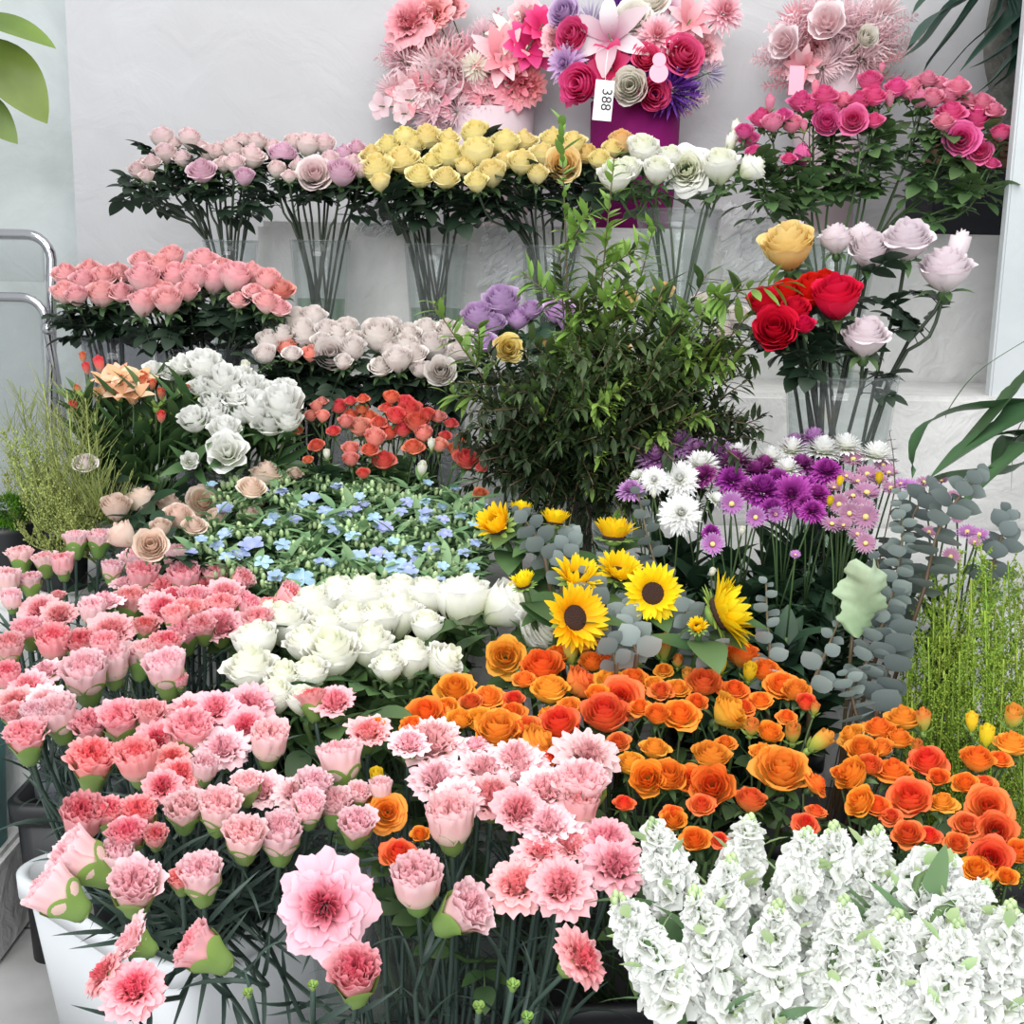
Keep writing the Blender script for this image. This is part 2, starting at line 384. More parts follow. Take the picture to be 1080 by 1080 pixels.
def carn_mb(seed, op=0.2, layers=5, n=5, nu=22, nv=6):
    g = random.Random(seed); mb = MB()
    for k in range(layers):
        f = (k + .4) / layers
        for i in range(n):
            a = k * 0.7 + 2 * PI * i / n + g.uniform(-.25, .25)
            r0 = 0.07 + 0.29 * f; H = 0.60 * g.uniform(.88, 1.06) * (1 - 0.25 * op * f); fl = (0.05 + 0.45 * op) * f * g.uniform(.75, 1.25); dr = 0.35 * op * f * g.uniform(.7, 1.3)
            def prof(t, r0=r0, H=H, fl=fl, dr=dr):
                q = max(0, (t - .4) / .6)
                return r0 * min(1, 0.78 + 1.0 * t) + fl * q ** 1.2, H * t - dr * q * q
            cup(mb, a, PI / n * (1.45 if f > .5 else 1.7), prof, nu, nv, edge=0.05 + .05 * g.random(), frill=0.026 + 0.045 * op + 0.02 * (1 - f), ff=g.uniform(2.2, 4.2), ph=g.uniform(0, 6.3), saw=0.030, ucode=f, base=0.6, off=(g.uniform(-.04, .04) * (1 + 2 * op), g.uniform(-.04, .04) * (1 + 2 * op)))
    normal_size(mb); return mb
def carn_calyx():
    mb = MB()
    lob = lambda t, a: 0.19 * (t ** 3) * abs(math.cos(2.5 * a)) ** 0.7
    mb.lathe([(0.05, -0.50), (0.19, -0.47), (0.26, -0.37), (0.30, -0.22), (0.36, -0.07), (0.44, 0.07), (0.505, 0.18)], 30, lobes=lob)
    for i in range(4):
        a = i * PI / 2 + .4
        mb.leaf((0.20 * math.cos(a), 0.20 * math.sin(a), -0.49), (math.cos(a) * .26, math.sin(a) * .26, 1), (math.cos(a), math.sin(a), 0), 0.3, 0.26, bend=-0.15, fold=-.1, nv=3)
    return mb
def sepals_mb(drop=0.9):
    mb = MB(); mb.ball((0, 0, -0.06), 0.13, 8, 5, sq=(1, 1, 1.2))
    for i in range(5):
        a = 2 * PI * i / 5
        mb.leaf((0.08 * math.cos(a), 0.08 * math.sin(a), 0.0), (math.cos(a), math.sin(a), 0.5), (-math.cos(a) * .5, -math.sin(a) * .5, 1), 0.48, 0.17, bend=drop, fold=.2, nv=4, shape=.7)
    return mb
def bud_mb(seed):
    mb = rose_mb(seed, 0.0, 3, 1.3, 6, 6, 0.0, (2, 3, 3)); mb.v = [Vector((v.x * (1 - .25 * v.z), v.y * (1 - .25 * v.z), v.z)) * .8 for v in mb.v]; return mb
def strip(mb, az, r0, z0, e0, curve, L, W, nv=3, ucode=0.5, cupk=0.25, tip=0.55, twist=0.0):
    """a narrow ray petal: starts at radius r0, leaves at elevation e0 and bends by curve"""
    pts = []; r, z = r0, z0
    for j in range(nv + 1):
        t = j / nv; pts.append((r, z, e0 + curve * t))
        e = e0 + curve * (t + .5 / nv); r += math.cos(e) * L / nv; z += math.sin(e) * L / nv
    ca, sa = math.cos(az), math.sin(az)
    def fn(u, t):
        j = int(round(t * nv)); rr, zz, e = pts[j]; s = u * 2 - 1
        wd = W * 0.5 * (0.45 + 0.55 * math.sin(PI * min(1, t / tip) / 2)) * (1 if t <= tip else max(0.12, math.cos((t - tip) / (1 - tip) * PI / 2 * .93)))
        lift = abs(s) * wd * cupk
        rr2 = rr - math.sin(e) * lift; zz2 = zz + math.cos(e) * lift + twist * s * wd
        return Vector((rr2 * ca - s * wd * sa, rr2 * sa + s * wd * ca, zz2))
    mb.grid(fn, 2, nv, uvfn=lambda u, t: (ucode, t))
def mum_mb(seed, layers=6, n=16, dome=1.0, W=0.115, flat=False):
    g = random.Random(seed); mb = MB()
    for k in range(layers):
        f = k / max(1, layers - 1)
        for i in range(int(n * (0.45 + 0.55 * f))):
            a = 2 * PI * i / int(n * (0.45 + 0.55 * f)) + k * .37 + g.uniform(-.12, .12)
            e0 = (1.45 - 1.55 * f) * dome + g.uniform(-.1, .1)
            strip(mb, a, 0.03 + 0.05 * f, 0.16 * (1 - f), e0 + .25, (-0.5 if not flat else -.15) + (0.9 if not flat else .2) * (1 - f), (0.30 + 0.16 * f) * g.uniform(.9, 1.08), W * g.uniform(.85, 1.15), 3, f)
    normal_size(mb); return mb
def daisy_mb(seed, n=20, layers=2, W=0.09, e=0.25):
    g = random.Random(seed); mb = MB()
    for k in range(layers):
        for i in range(n):
            strip(mb, 2 * PI * (i + k * .5) / n + g.uniform(-.06, .06), 0.1, 0.05 - .02 * k, e + (layers - 1 - k) * .28 + g.uniform(-.12, .12), -.25, 0.40 * g.uniform(.88, 1.05), W, 3, k / max(1, layers - 1))
    normal_size(mb); return mb
def sunflower_mb(seed, e=0.2):
    g = random.Random(seed); mb = MB()
    for k in range(3):
        for i in range(19):
            strip(mb, 2 * PI * (i + k * .37) / 19 + g.uniform(-.07, .07), 0.17, 0.03, e + .35 * k + g.uniform(-.15, .2), g.uniform(-.5, .3), 0.33 * g.uniform(.85, 1.1), 0.105 * g.uniform(.85, 1.15), 5, k / 2, .3, .5)
    return mb
def disc_mb(r=0.2):
    mb = MB(); g = random.Random(3)
    mb.lathe([(0.001, 0.075), (r * .4, 0.07), (r * .8, 0.06), (r, 0.02), (r * .9, -0.02), (0.001, -0.03)], 20)
    for i in range(60):
        q = r * .95 * math.sqrt((i + .5) / 60); a = i * 2.399
        mb.ball((q * math.cos(a), q * math.sin(a), 0.07 - 0.05 * (q / r) ** 3), 0.014, 5, 3)
    return mb
def star_mb(n=6, L=0.5, W=0.2, e=0.7, curve=-0.8, seed=1, tip=.5, layers=1):
    g = random.Random(seed); mb = MB()
    for k in range(layers):
        for i in range(n):
            strip(mb, 2 * PI * (i + .5 * k) / n + g.uniform(-.08, .08), 0.02, 0, e + .35 * k + g.uniform(-.1, .1), curve, L * g.uniform(.9, 1.05), W * g.uniform(.9, 1.1), 5, i % 2, .35, tip)
    return mb
def stock_floret(seed):
    # a loose double floret
    g = random.Random(seed); mb = MB()
    for k in range(3):
        f = k / 2
        for i in range(4):
            a = k * .9 + PI / 2 * i + g.uniform(-.2, .2); H = 0.42 - .12 * f + g.uniform(-.04, .04); fl = 0.10 + .34 * f
            cup(mb, a, PI / 4 * 1.1, lambda t, H=H, fl=fl, f=f: (0.05 + fl * t ** 1.1, H * t - .18 * f * t * t), 6, 5, .22, .05, g.uniform(1, 2), g.uniform(0, 6), 0, f)
    normal_size(mb); return mb
def liz_mb(seed, op=.5):
    return rose_mb(seed, op, 4, 0.95, 7, 6, 0.05, (2, 3, 4, 5))
def fern_mb(seed, n=16, L=1.0, lw=0.05):
    g = random.Random(seed); mb = MB(); mb.tube([(0, 0, 0), (0, 0, L)], 0.008, 4)
    for i in range(n):
        z = L * (0.15 + .85 * i / n); q = 0.34 * (1 - .75 * i / n) + .04
        for sd in (0, 1, 2):
            a = sd * 2.09 + i * .8
            mb.leaf((0, 0, z), (math.cos(a), math.sin(a), .7), (0, 0, 1), q, lw * g.uniform(.7, 1.2), .5, .1, 3)
    return mb
def pom_mb(seed, n=90, W=.05):
    g = random.Random(seed); mb = MB()
    for i in range(n):
        t = math.acos(1 - 1.75 * (i + .5) / n); a = i * 2.39996; d = Vector((math.sin(t) * math.cos(a), math.sin(t) * math.sin(a), math.cos(t)))
        mb.leaf(d * .12, d, d.orthogonal(), .38 * g.uniform(.85, 1.1), W, g.uniform(-.4, .4), .3, 3, 2, .8)
    return mb
def leafspray_mb(seed, n=5, L=1.0, W=.55):
    """rose leaf: petiole with a terminal leaflet and pairs; grows along +X, face +Z"""
    g = random.Random(seed); mb = MB(); mb.tube([(0, 0, 0), (.4, 0, .06), (.85, 0, .04)], .015, 4)
    mb.leaf((.8, 0, .04), (1, 0, -.05), (0, 0, 1), .62 * L, .40 * W / .55, .55, .2, 6, 2, .8)
    for k in range((n - 1) // 2):
        for sd in (-1, 1):
            mb.leaf((.42 + .3 * k, 0, .05), (.55, sd, g.uniform(-.1, .15)), (0, 0, 1), .5 * L, .32 * W / .55, .5, .2, 5, 2, .8)
    return mb
def blades_mb(seed, L=1.0, W=.07, n=2, bend=1.3):
    g = random.Random(seed); mb = MB()
    for i in range(n):
        a = 2 * PI * i / n + g.uniform(-.3, .3)
        mb.leaf((0, 0, 0), (math.cos(a) * .45, math.sin(a) * .45, 1), (-math.cos(a), -math.sin(a), .45), L * g.uniform(.75, 1.1), W, -bend * g.uniform(.5, 1.2) * -1, .3, 6, 2, .6)
    return mb

MESH = {}
def mk(key, name, mbs, mats):
    MESH[key] = [mb.mesh(name, mats) for mb in mbs]
for c in ('carn_pale', 'carn_mid', 'carn_coral'):
    mk(c, 'carnation_petals', [carn_mb(11 + i, o) for i, o in enumerate((.0, .06, .14, .24))], M[c])
    mk(c + '_open', 'open_carnation_petals', [carn_mb(31 + i, o, 6, 5) for i, o in enumerate((.6, .8))], M[c])
    mk(c + '_big', 'large_carnation_petals', [carn_mb(57, .80, 7, 4, 26, 8)], M['carn_rosy'])
mk('carn_calyx', 'carnation_calyx', [carn_calyx()], M['calyx'])
mk('sepals', 'rose_sepals', [sepals_mb(.9), sepals_mb(1.7)], M['greenleaf'])
mk('lightsepals', 'bud_sepals', [sepals_mb(-.5)], M['lightleaf'])
def roses(key, mat, ops, seed=1, **k):
    mk(key, key + '_petals', [rose_mb(seed + i, o, **k) for i, o in enumerate(ops)], M[mat])
for c in ('creampink', 'mauve', 'yellow', 'peach', 'rosepink', 'greyrose', 'coral', 'beige', 'lilac', 'artcream', 'artmagenta'):
    roses(c, c, (.15, .35, .6), 3, tall=.95)
for c in ('lavender', 'red', 'gold'):
    roses(c, c, (.2, .4, .6), 5, layers=7, tall=1.0, nu=8, nv=7, per=(2, 3, 3, 4, 5, 5, 5))
mk('lavbud', 'rose_bud_petals', [bud_mb(4)], M['lavender'])
roses('whiterose', 'white', (.15, .3, .5, .35), 9, layers=6, tall=.98, nu=8, nv=7, wav=.03)
roses('whiteopen', 'white', (.8, .9), 19, layers=8, tall=.75, nu=8, per=(3, 4, 5, 5, 5, 6, 6, 6), wav=.03)
for c in ('orange', 'orangeyellow', 'orangered'):
    roses(c, c, (.2, .5, .75, .95), 23, layers=6, tall=.8, wav=.035)
for c in ('hotpink', 'softpink', 'sprayred'):
    roses(c, c, (.2, .5, .75), 29, layers=5, nu=5, nv=5)
mk('yellowbud', 'bud_petals', [bud_mb(2)], M['yellowbud']); mk('greenbud', 'bud_petals', [bud_mb(2)], M['budgreen']); mk('redbud', 'bud_petals', [bud_mb(3)], M['sprayred'])
mk('pinkbud', 'bud_petals', [bud_mb(6)], M['softpink']); mk('whitebud', 'bud_petals', [bud_mb(5)], M['white'])
mk('liz', 'lisianthus_petals', [liz_mb(2, .2), liz_mb(3, .5), liz_mb(4, .8)], M['lizwhite'])
for c in ('mumwhite', 'mumpurple', 'mumdark', 'mumlilac', 'mumpink'):
    mk(c, c + '_petals', [mum_mb(1, 8, 26), mum_mb(2, 7, 26, .85), mum_mb(3, 8, 28, .75)], M[c])
    mk(c + '_daisy', c + '_rays', [daisy_mb(1), daisy_mb(2, 18, 2, .1, .45)], M[c])
for c, m in (('dahlia_pink', 'artpink'), ('dahlia_lilac', 'lilac'), ('dahlia_purple', 'artpurple')):
    mk(c, c + '_petals', [mum_mb(7, 7, 18, 1.0, .11)], M[m])
eye = MB(); eye.ball((0, 0, .09), .10, 10, 6, sq=(1, 1, .6)); mk('eye', 'flower_eye', [eye], M['gold'])
mk('sunflower', 'sunflower_rays', [sunflower_mb(1, .1), sunflower_mb(2, .55), sunflower_mb(3, .95)], M['sunflower'])
mk('disc', 'sunflower_disc', [disc_mb()], M['disc'])
mk('stock', 'stock_floret', [stock_floret(i) for i in range(4)], M['stockwhite'])
mk('blue', 'blue_star', [star_mb(5, .5, .38, .35, -.5, 1, .7), star_mb(5, .5, .36, .7, -.5, 2, .7)], M['blue'])
mk('alstro', 'alstroemeria_petals', [star_mb(6, .75, .36, 1.15, -.95, 3), star_mb(6, .75, .36, 1.3, -.8, 4)], M['alstro'])
mk('lily', 'lily_petals', [star_mb(6, .62, .26, .75, -.9, 5)], M['lily'])
mk('artlily', 'star_lily_petals', [star_mb(6, .55, .24, .6, -.6, 6, .45, 2)], M['artpink'])
mk('artmagstar', 'magenta_star_petals', [star_mb(6, .5, .3, .4, -.4, 7, .5, 2)], M['artmagenta'])
mk('blushmag', 'magnolia_petals', [liz_mb(8, .6)], M['blush'])
mk('pinkfluff', 'feathery_bloom', [pom_mb(1, 150, .05)], M['artpink']); mk('blushfluff', 'feathery_bloom', [pom_mb(2, 160, .045)], M['blush'])
mk('purplefluff', 'feathery_bloom', [pom_mb(3, 90, .06)], M['artpurple']); mk('greyfluff', 'globe_thistle_bloom', [pom_mb(4, 130, .03)], M['artgrey'])
mk('fern_blush', 'feathery_sprig', [fern_mb(1), fern_mb(2, 20)], M['blush']); mk('fern_pink', 'feathery_sprig', [fern_mb(3)], M['artpink'])
mk('roseleaf', 'rose_leaf', [leafspray_mb(1), leafspray_mb(2, 3), leafspray_mb(3)], M['roseleaf'])
mk('darkleaf', 'dark_rose_leaf', [leafspray_mb(4), leafspray_mb(5)], M['darkleaf'])
mk('greenleaf', 'green_rose_leaf', [leafspray_mb(6), leafspray_mb(7, 3)], M['greenleaf'])
mk('midgreen', 'green_rose_leaf', [leafspray_mb(8), leafspray_mb(9, 3)], M['midleaf'])
mk('blades', 'carnation_leaf', [blades_mb(i) for i in range(3)], M['carnstem'])
mk('lizleaf', 'lisianthus_leaf', [blades_mb(9, 1.0, .22, 2, .8), blades_mb(10, .9, .18, 2, .6)], M['midleaf'])
mk('mumleaf', 'mum_leaf', [blades_mb(12, 1.0, .35, 3, 1.0)], M['roseleaf'])

# ------------------------------------------------------------------ placing flowers
REG = []            # (object, pixel x, pixel y, look, bunch phrase)
def reg(o, x, y, look, bunch): REG.append((o, x, y, look, bunch))
def pick(key, r): return r.choice(MESH[key])
class Pot:
    """where a bunch stands: foot of the stems, mouth radius and height"""
    def __init__(s, x, y, z, rim_z, rim_r, foot_r): s.c = Vector((x, y, z)); s.rz = rim_z; s.rr = rim_r; s.fr = foot_r
    def path(s, P, axis, tail, r):
        h = Vector((P.x - s.c.x, P.y - s.c.y, 0)); d = h.length; hd = h / d if d > 1e-4 else Vector((1, 0, 0))
        perp = Vector((-hd.y, hd.x, 0))
        rim = Vector((s.c.x, s.c.y, s.rz)) + hd * min(s.rr * .86, d * .62) + perp * r.uniform(-.25, .25) * s.rr
        foot = s.c + Vector((0, 0, .012)) - hd * s.fr * r.uniform(-.3, 1) + perp * r.uniform(-.8, .8) * s.fr
        dd = (axis * .55 + (P - rim).normalized() * .6).normalized(); return catmull([foot, rim, P - dd * tail, P], 9)
def axis_for(code, P, pot, r):
    toc = (CAM - P).normalized(); lean = (P - pot.c); lean.z *= .45; lean = lean.normalized()
    a = {'u': Vector((0, 0, 1)) * .8 + lean * .24 + toc * .08, 'f': toc * 1.0 + Vector((0, 0, .28)), 'h': toc * .5 + Vector((0, 0, .8)) + lean * .15,
         'l': Vector((-.75, -.2, .75)), 'r': Vector((.75, -.2, .7)), 'L': Vector((-1, -.3, .25)), 'R': Vector((1, -.3, .2)), 'D': toc + Vector((0, 0, -.45)),
         'B': Vector((.1, .6, .8)), 'k': Vector((0, 0, .85)) + toc * .26 + lean * .1}[code]
    return (a.normalized() + Vector((r.uniform(-1, 1), r.uniform(-1, 1), r.uniform(-1, 1))) * .10).normalized()
def add_leaves(t, pts, base, key, n, size, r, lo, hi, name='leaf'):
    L = len(pts)
    for i in range(n):
        q = lo + (hi - lo) * (i + r.random() * .8) / max(1, n); k = min(L - 2, max(0, int(q * (L - 1)))); f = q * (L - 1) - k
        p = pts[k].lerp(pts[k + 1], min(1, max(0, f))); a = r.uniform(0, 2 * PI)
        d = Vector((math.cos(a), math.sin(a), r.uniform(-.5, .9))).normalized()
        if key in ('blades', 'lizleaf', 'mumleaf'):
            rot = zrot((pts[k + 1] - pts[k]), a)
        else:
            up = Vector((0, 0, 1)); y = up.cross(d).normalized(); z = d.cross(y)
            rot = Matrix((d, y, z)).transposed().to_quaternion() @ Quaternion((1, 0, 0), r.uniform(-.5, .5))
        obj(name, pick(key, r), t, p - base, rot, size * r.uniform(.75, 1.2))
def single(name, cat, P, axis, size, bl, pot, r, look='', bunch='', xy=None, calyx='sepals', leaf='roseleaf', nleaf=2, lsize=.075, lo=.62, hi=.9, rad=.0026, stem='stem', tail=.07, part='blossom', label=None, group=None):
    pts = pot.path(P, axis, tail, r); base = pts[0]
    t = thing(name, label or '', cat, base, group or bunch)
    mb = MB(); mb.tube([p - base for p in pts], rad, 5); obj('stem', mb.mesh('stem', M[stem]), t)
    rot = zrot(axis, r.uniform(0, 6.28))
    obj(part, bl if not isinstance(bl, str) else pick(bl, r), t, P - base, rot, size)
    if calyx: obj('calyx' if 'calyx' in calyx else 'sepals', pick(calyx, r), t, P - base, rot, size * (1 if 'calyx' not in calyx else .62 if isinstance(bl, str) and bl.endswith('_open') else .86))
    if nleaf: add_leaves(t, pts, base, leaf, nleaf, lsize, r, lo, hi)
    if xy and not label: reg(t, xy[0], xy[1], look, bunch)
    return t, pts, base
def parse(s):
    out = []
    for q in s.replace('\n', ' ').split(';'):
        q = q.strip()
        if q:
            v = q.split(','); out.append((float(v[0]), float(v[1]), float(v[2]), v[3] if len(v) > 3 else ''))
    return out
def headpoint(P, axis, size, rise=.35):
    """P is where the photo shows the middle of the blossom; its foot lies below along the axis"""
    return P - axis * size * rise
def cluster(items, dist, kmax):
    left = items[:]; out = []
    while left:
        a = left.pop(0); g = [a]; left.sort(key=lambda b: (b[0] - a[0]).length)
        while left and len(g) < kmax and (left[0][0] - a[0]).length < dist: g.append(left.pop(0))
        out.append(g); left.sort(key=lambda b: b[5])
    return out
def spray(name, cat, members, pot, r, look, bunch, leaf='greenleaf', nleaf=3, lsize=.06, rad=.0024, stem='stem', drop=.075, sep=True, lo=.6, hi=.95, rise=.35):
    """members: (P, size, mesh key, axis, (x, y), order)"""
    n = len(members); c = sum((m[0] for m in members), Vector()) / n
    ax = (Vector((0, 0, 1)) + (c - pot.c).normalized() * .8).normalized()
    node = c - ax * drop * (1.3 if n > 1 else 1)
    pts = pot.path(node, ax, .08, r); base = pts[0]
    t = thing(name, '', cat, base, bunch)
    mb = MB(); mb.tube([p - base for p in pts], rad, 5)
    for P, size, key, axis, xy, _ in members:
        F = headpoint(P, axis, size, rise)
        mb.tube([q - base for q in catmull([node, node.lerp(F, .55) + ax * .006, F - axis * size * .25, F], 6)], rad * .62, 4)
    obj('stem', mb.mesh('branching_stem', M[stem]), t)
    for P, size, key, axis, xy, _ in members:
        F = headpoint(P, axis, size, rise); rot = zrot(axis, r.uniform(0, 6.28))
        b = obj('bud' if 'bud' in key else 'blossom', pick(key, r), t, F - base, rot, size)
        if sep: obj('sepals', pick('lightsepals' if 'bud' in key else 'sepals', r), b)
    add_leaves(t, pts, base, leaf, nleaf, lsize, r, lo, hi)
    top = min(members, key=lambda m: m[4][1])
    reg(t, sum(m[4][0] for m in members) / n, sum(m[4][1] for m in members) / n, look, bunch)
    return t

# ------------------------------------------------------------------ the room
M['wall'] = plaster('white_plaster', (186, 185, 187), (199, 199, 201), 1.3, 0.35, 7)
M['greywall'] = plaster('grey_green_plaster', (172, 178, 176), (206, 212, 212), 2.4, 0.25, 10)
M['step'] = plaster('pale_concrete', (200, 199, 197), (226, 225, 223), 3.5, 0.5, 16)
M['pillar'] = plaster('cool_white_plaster', (190, 195, 197), (204, 208, 210), 1.5, 0.15, 8)
M['tile'] = tiles('grey_floor_tiles')
b = MB(); b.box((-3.2, -3, -.1), (3.2, 3.6, 0)); struct('floor', b.mesh('floor', M['tile'], False))
XL = atY(77.5, 180, 3.05).x
b = MB(); b.box((XL, 3.05, 0), (2.6, 3.17, 3.3)); struct('wall_back', b.mesh('wall_back', M['wall'], False))
b = MB(); b.box((-3.2, 3.19, 0), (XL + .3, 3.3, 3.3)); struct('wall_left', b.mesh('wall_left', M['greywall'], False))
XR = (atY(1060, 246, 2.5).x + atY(1043, 428, 2.5).x) / 2
struct('wall_right', bevel_box('wall_right', (XR, 2.5, 0), (2.2, 2.53, 3.3), M['pillar'], .004))
T1, T2, T3 = 1.127, 0.80, 0.53
X2b = atY(104, 420, 2.47).x
X1 = atY(272, 300, 2.8).x; X2 = -1.03
struct('trim_1', bevel_box('top_step', (X1, 2.8, 0), (1.25, 3.05, T1), M['step'], .012))
struct('trim_2', bevel_box('middle_step', (X2b, 2.47, 0), (1.25, 2.80, T2), M['step'], .01))
struct('trim_3', bevel_box('lower_step', (X2, 1.83, 0), (1.25, 2.47, T3), M['step'], .01))

# ------------------------------------------------------------------ vases and buckets
def lathe_vessel(name, cat, label, x, y, z0, h, r_top, r_foot, mat='glass', water=None, group=None, flare=1.0, thick=.0035, soil=False):
    t = thing(name, label, cat, (x, y, z0), group)
    prof = [(0.001, 0), (r_foot, 0)]
    for i in range(1, 9):
        q = i / 8; prof.append((r_foot + (r_top - r_foot) * q ** flare, h * q))
    for i in range(8, 0, -1):
        q = i / 8; prof.append((r_foot + (r_top - r_foot) * q ** flare - thick, h * q))
    prof += [(r_foot - thick, .012), (0.001, .012)]
    mb = MB(); mb.lathe(prof, 40); obj('body', mb.mesh(name + '_body', M[mat]), t)
    mb = MB(); n = 40
    mb.tube([Vector(((r_top - thick / 2) * math.cos(2 * PI * i / n), (r_top - thick / 2) * math.sin(2 * PI * i / n), h)) for i in range(n + 1)], thick * .75, 5, cap=False)
    obj('rim', mb.mesh(name + '_rim', M[mat]), t)
    if water:
        hw = water; rw = lambda q: r_foot + (r_top - r_foot) * q ** flare - thick * 1.3
        mb = MB(); mb.lathe([(0.001, .014), (rw(0), .014)] + [(rw(hw / h * i / 5), max(.015, hw * i / 5)) for i in range(1, 6)] + [(0.001, hw)], 32)
        obj('water', mb.mesh('water', M['water']), t)
    if soil:
        mb = MB(); mb.lathe([(0.001, h * .9), (r_top * .95, h * .9)], 24); obj('soil', mb.mesh('soil', M['soil']), t)
    return t
def vase_px(x, yrim, wrim, Y, z0, foot, label, mat='glass', water=None, group='glass vases', name='glass_vase', flare=1.15):
    p = atY(x, yrim, Y); r = wrim / 2 / FOC * depth(p); h = p.z - z0
    lathe_vessel(name, 'vase', label, p.x, Y, z0, h, r, r * foot, mat, water, group, flare)
    return Pot(p.x, Y, z0 + .012, p.z, r, r * foot * .8)
def bucket(label, x, y, rot, sx, sy, h, mat, taper=.86, round_=.045, group='flower buckets', name='flower_bucket', lip=True):
    t = thing(name, label, 'bucket', (x, y, 0), group); t.rotation_euler = (0, 0, rot)
    def ring(k, z, out=0.0, n=8):
        pts = []; hx, hy = sx / 2 * k + out, sy / 2 * k + out; r = round_
        for qx, qy, a0 in ((1, 1, 0), (-1, 1, PI / 2), (-1, -1, PI), (1, -1, 1.5 * PI)):
            for i in range(n + 1):
                a = a0 + PI / 2 * i / n; pts.append(Vector((qx * (hx - r) + r * math.cos(a), qy * (hy - r) + r * math.sin(a), z)))
        return pts
    def loft(rings, name, m):
        mb = MB(); n = len(rings[0])
        for R in rings:
            for p in R: mb.v.append(p); mb.uv.append((.5, .5))
        for j in range(len(rings) - 1):
            for i in range(n): mb.f.append((j * n + i, j * n + (i + 1) % n, (j + 1) * n + (i + 1) % n, (j + 1) * n + i)); mb.mi.append(0)
        return mb
    th = .004
    mb = loft([ring(taper, 0), ring(taper + (1 - taper) * .5, h * .5), ring(1, h), ring(1, h, -th), ring(taper, .006, -th)], 'b', mat)
    n = 36; mb.f.append(tuple(range(n - 1, -1, -1))); mb.mi.append(0); mb.f.append(tuple(4 * n + i for i in range(n))); mb.mi.append(0)
    obj('body', mb.mesh('bucket_body', M[mat]), t)
    if lip:
        mb = loft([ring(1, h - .03, .001), ring(1, h - .03, .007), ring(1, h, .008), ring(1, h + .003, .004), ring(1, h + .003, -.003), ring(1, h - .004, -.004)], 'lip', mat)
        obj('rim', mb.mesh('bucket_rim', M[mat]), t)
    return Pot(x, y, .012, h, min(sx, sy) / 2 * .95, min(sx, sy) / 2 * taper * .8)

GV = 'glass vases along the middle step'
potA = vase_px(243, 254, 58, 2.62, T2, .62, 'clear glass vase of blush roses nearest the corner, standing on the middle step', group=GV, water=.10)
potB = vase_px(338, 254, 64, 2.62, T2, .70, 'clear glass vase of pink roses, second from the wall corner, half full of water', group=GV, water=.165)
potC = vase_px(460, 258, 67, 2.62, T2, .72, 'clear glass vase under the yellow roses next to the pink ones', group=GV, water=.15)
potD = vase_px(582, 260, 62, 2.62, T2, .72, 'clear glass vase under the yellow roses behind the leafy bush', group=GV, water=.15)
potE = vase_px(716, 222, 92, 2.60, T2, .42, 'tall flared clear vase holding the white roses beside the bush', group=GV, water=.12)
potF = vase_px(880, 258, 92, 2.66, T2, .6, 'clear glass vase holding the tall hot pink spray roses', group=GV, water=.12)
potG = vase_px(888, 395, 118, 1.95, T3, .66, 'large clear glass vase with red and lavender roses on the lower step', group='glass vases on the lower step', water=.10)
GS = 'smoky clear vases on the lower step'
potH1 = vase_px(124, 355, 74, 2.26, T3, .7, 'smoky clear vase of pink roses nearest the chair', 'darkglass', None, GS)
potH2 = vase_px(216, 366, 104, 2.22, T3, .72, 'wide smoky clear vase of pink roses behind the white lisianthus', 'darkglass', None, GS)
potI1 = vase_px(335, 405, 84, 2.16, T3, .74, 'smoky clear vase holding the greyish roses with two coral ones', 'darkglass', None, GS)
potI2 = vase_px(457, 408, 72, 2.16, T3, .74, 'smoky dark vase of greyish roses beside the leafy bush', 'darkglass', None, GS)
potN = vase_px(548, 400, 80, 2.26, T3, .7, 'clear vase of lilac roses hidden behind the leafy bush', 'glass', None, GS)
potJ = vase_px(138, 505, 92, 2.00, T3, .8, 'low dark vase holding the orange alstroemeria', 'darkglass', None, GS)
potK = vase_px(240, 492, 88, 1.99, T3, .8, 'low dark vase holding the white lisianthus', 'darkglass', None, GS)
potL = vase_px(405, 508, 100, 2.00, T3, .8, 'low dark vase holding the small red spray roses', 'darkglass', None, GS)
potM = vase_px(608, 505, 104, 1.99, T3, .8, 'clear glass vase holding the big leafy green bush', 'glass', .05, GS)
potS = vase_px(140, 545, 92, 1.90, T3, .8, 'clear glass vase of thin stems below the fluffy green grass', 'glass', None, GS)
potW = lathe_vessel('glass_vase', 'vase', 'wide clear glass vase full of big white roses', -.10, 1.42, 0, .44, .17, .12, 'glass', .12, 'glass vases on the floor', 1.1)
potW = Pot(-.10, 1.42, .012, .44, .16, .10)
potB1 = bucket('white square flower bucket of pink carnations on the grey floor', -.41, 1.55, -.69, .36, .36, .235, 'whiteplastic')
potB2 = bucket('dark bucket of pink carnations in front of the beige roses', -.46, 1.80 - .16, 0, .24, .22, .26, 'blackplastic')
potB2.c.y = 1.64
potB3 = bucket('black flower bucket of pink carnations beside the white stock', -.08, 1.12, .25, .26, .26, .205, 'blackplastic')
potB4 = bucket('small dark bucket of pink carnations nearest the chair', -.66, 1.735, 0, .13, .13, .26, 'blackplastic', round_=.03)
bucket('teal bucket just showing behind the carnations at the edge', -.825, 1.73, 0, .13, .13, .32, 'teal', round_=.03)
for o in bpy.data.objects:
    if o.get('label', '').startswith('teal bucket'): o.location.z = .161
potO1 = bucket('black bucket under the large orange spray roses', .17, 1.36, .1, .32, .30, .26, 'blackplastic')
potO2 = bucket('black bucket under the orange spray roses by the feathery green sprays', .50, 1.28, -.1, .26, .26, .26, 'blackplastic')
potY1 = bucket('black bucket of white stock beside the carnations', .20, .93, .1, .24, .22, .26, 'blackplastic')
potY2 = bucket('black bucket of white stock at the near corner', .42, .90, -.1, .20, .20, .26, 'blackplastic')
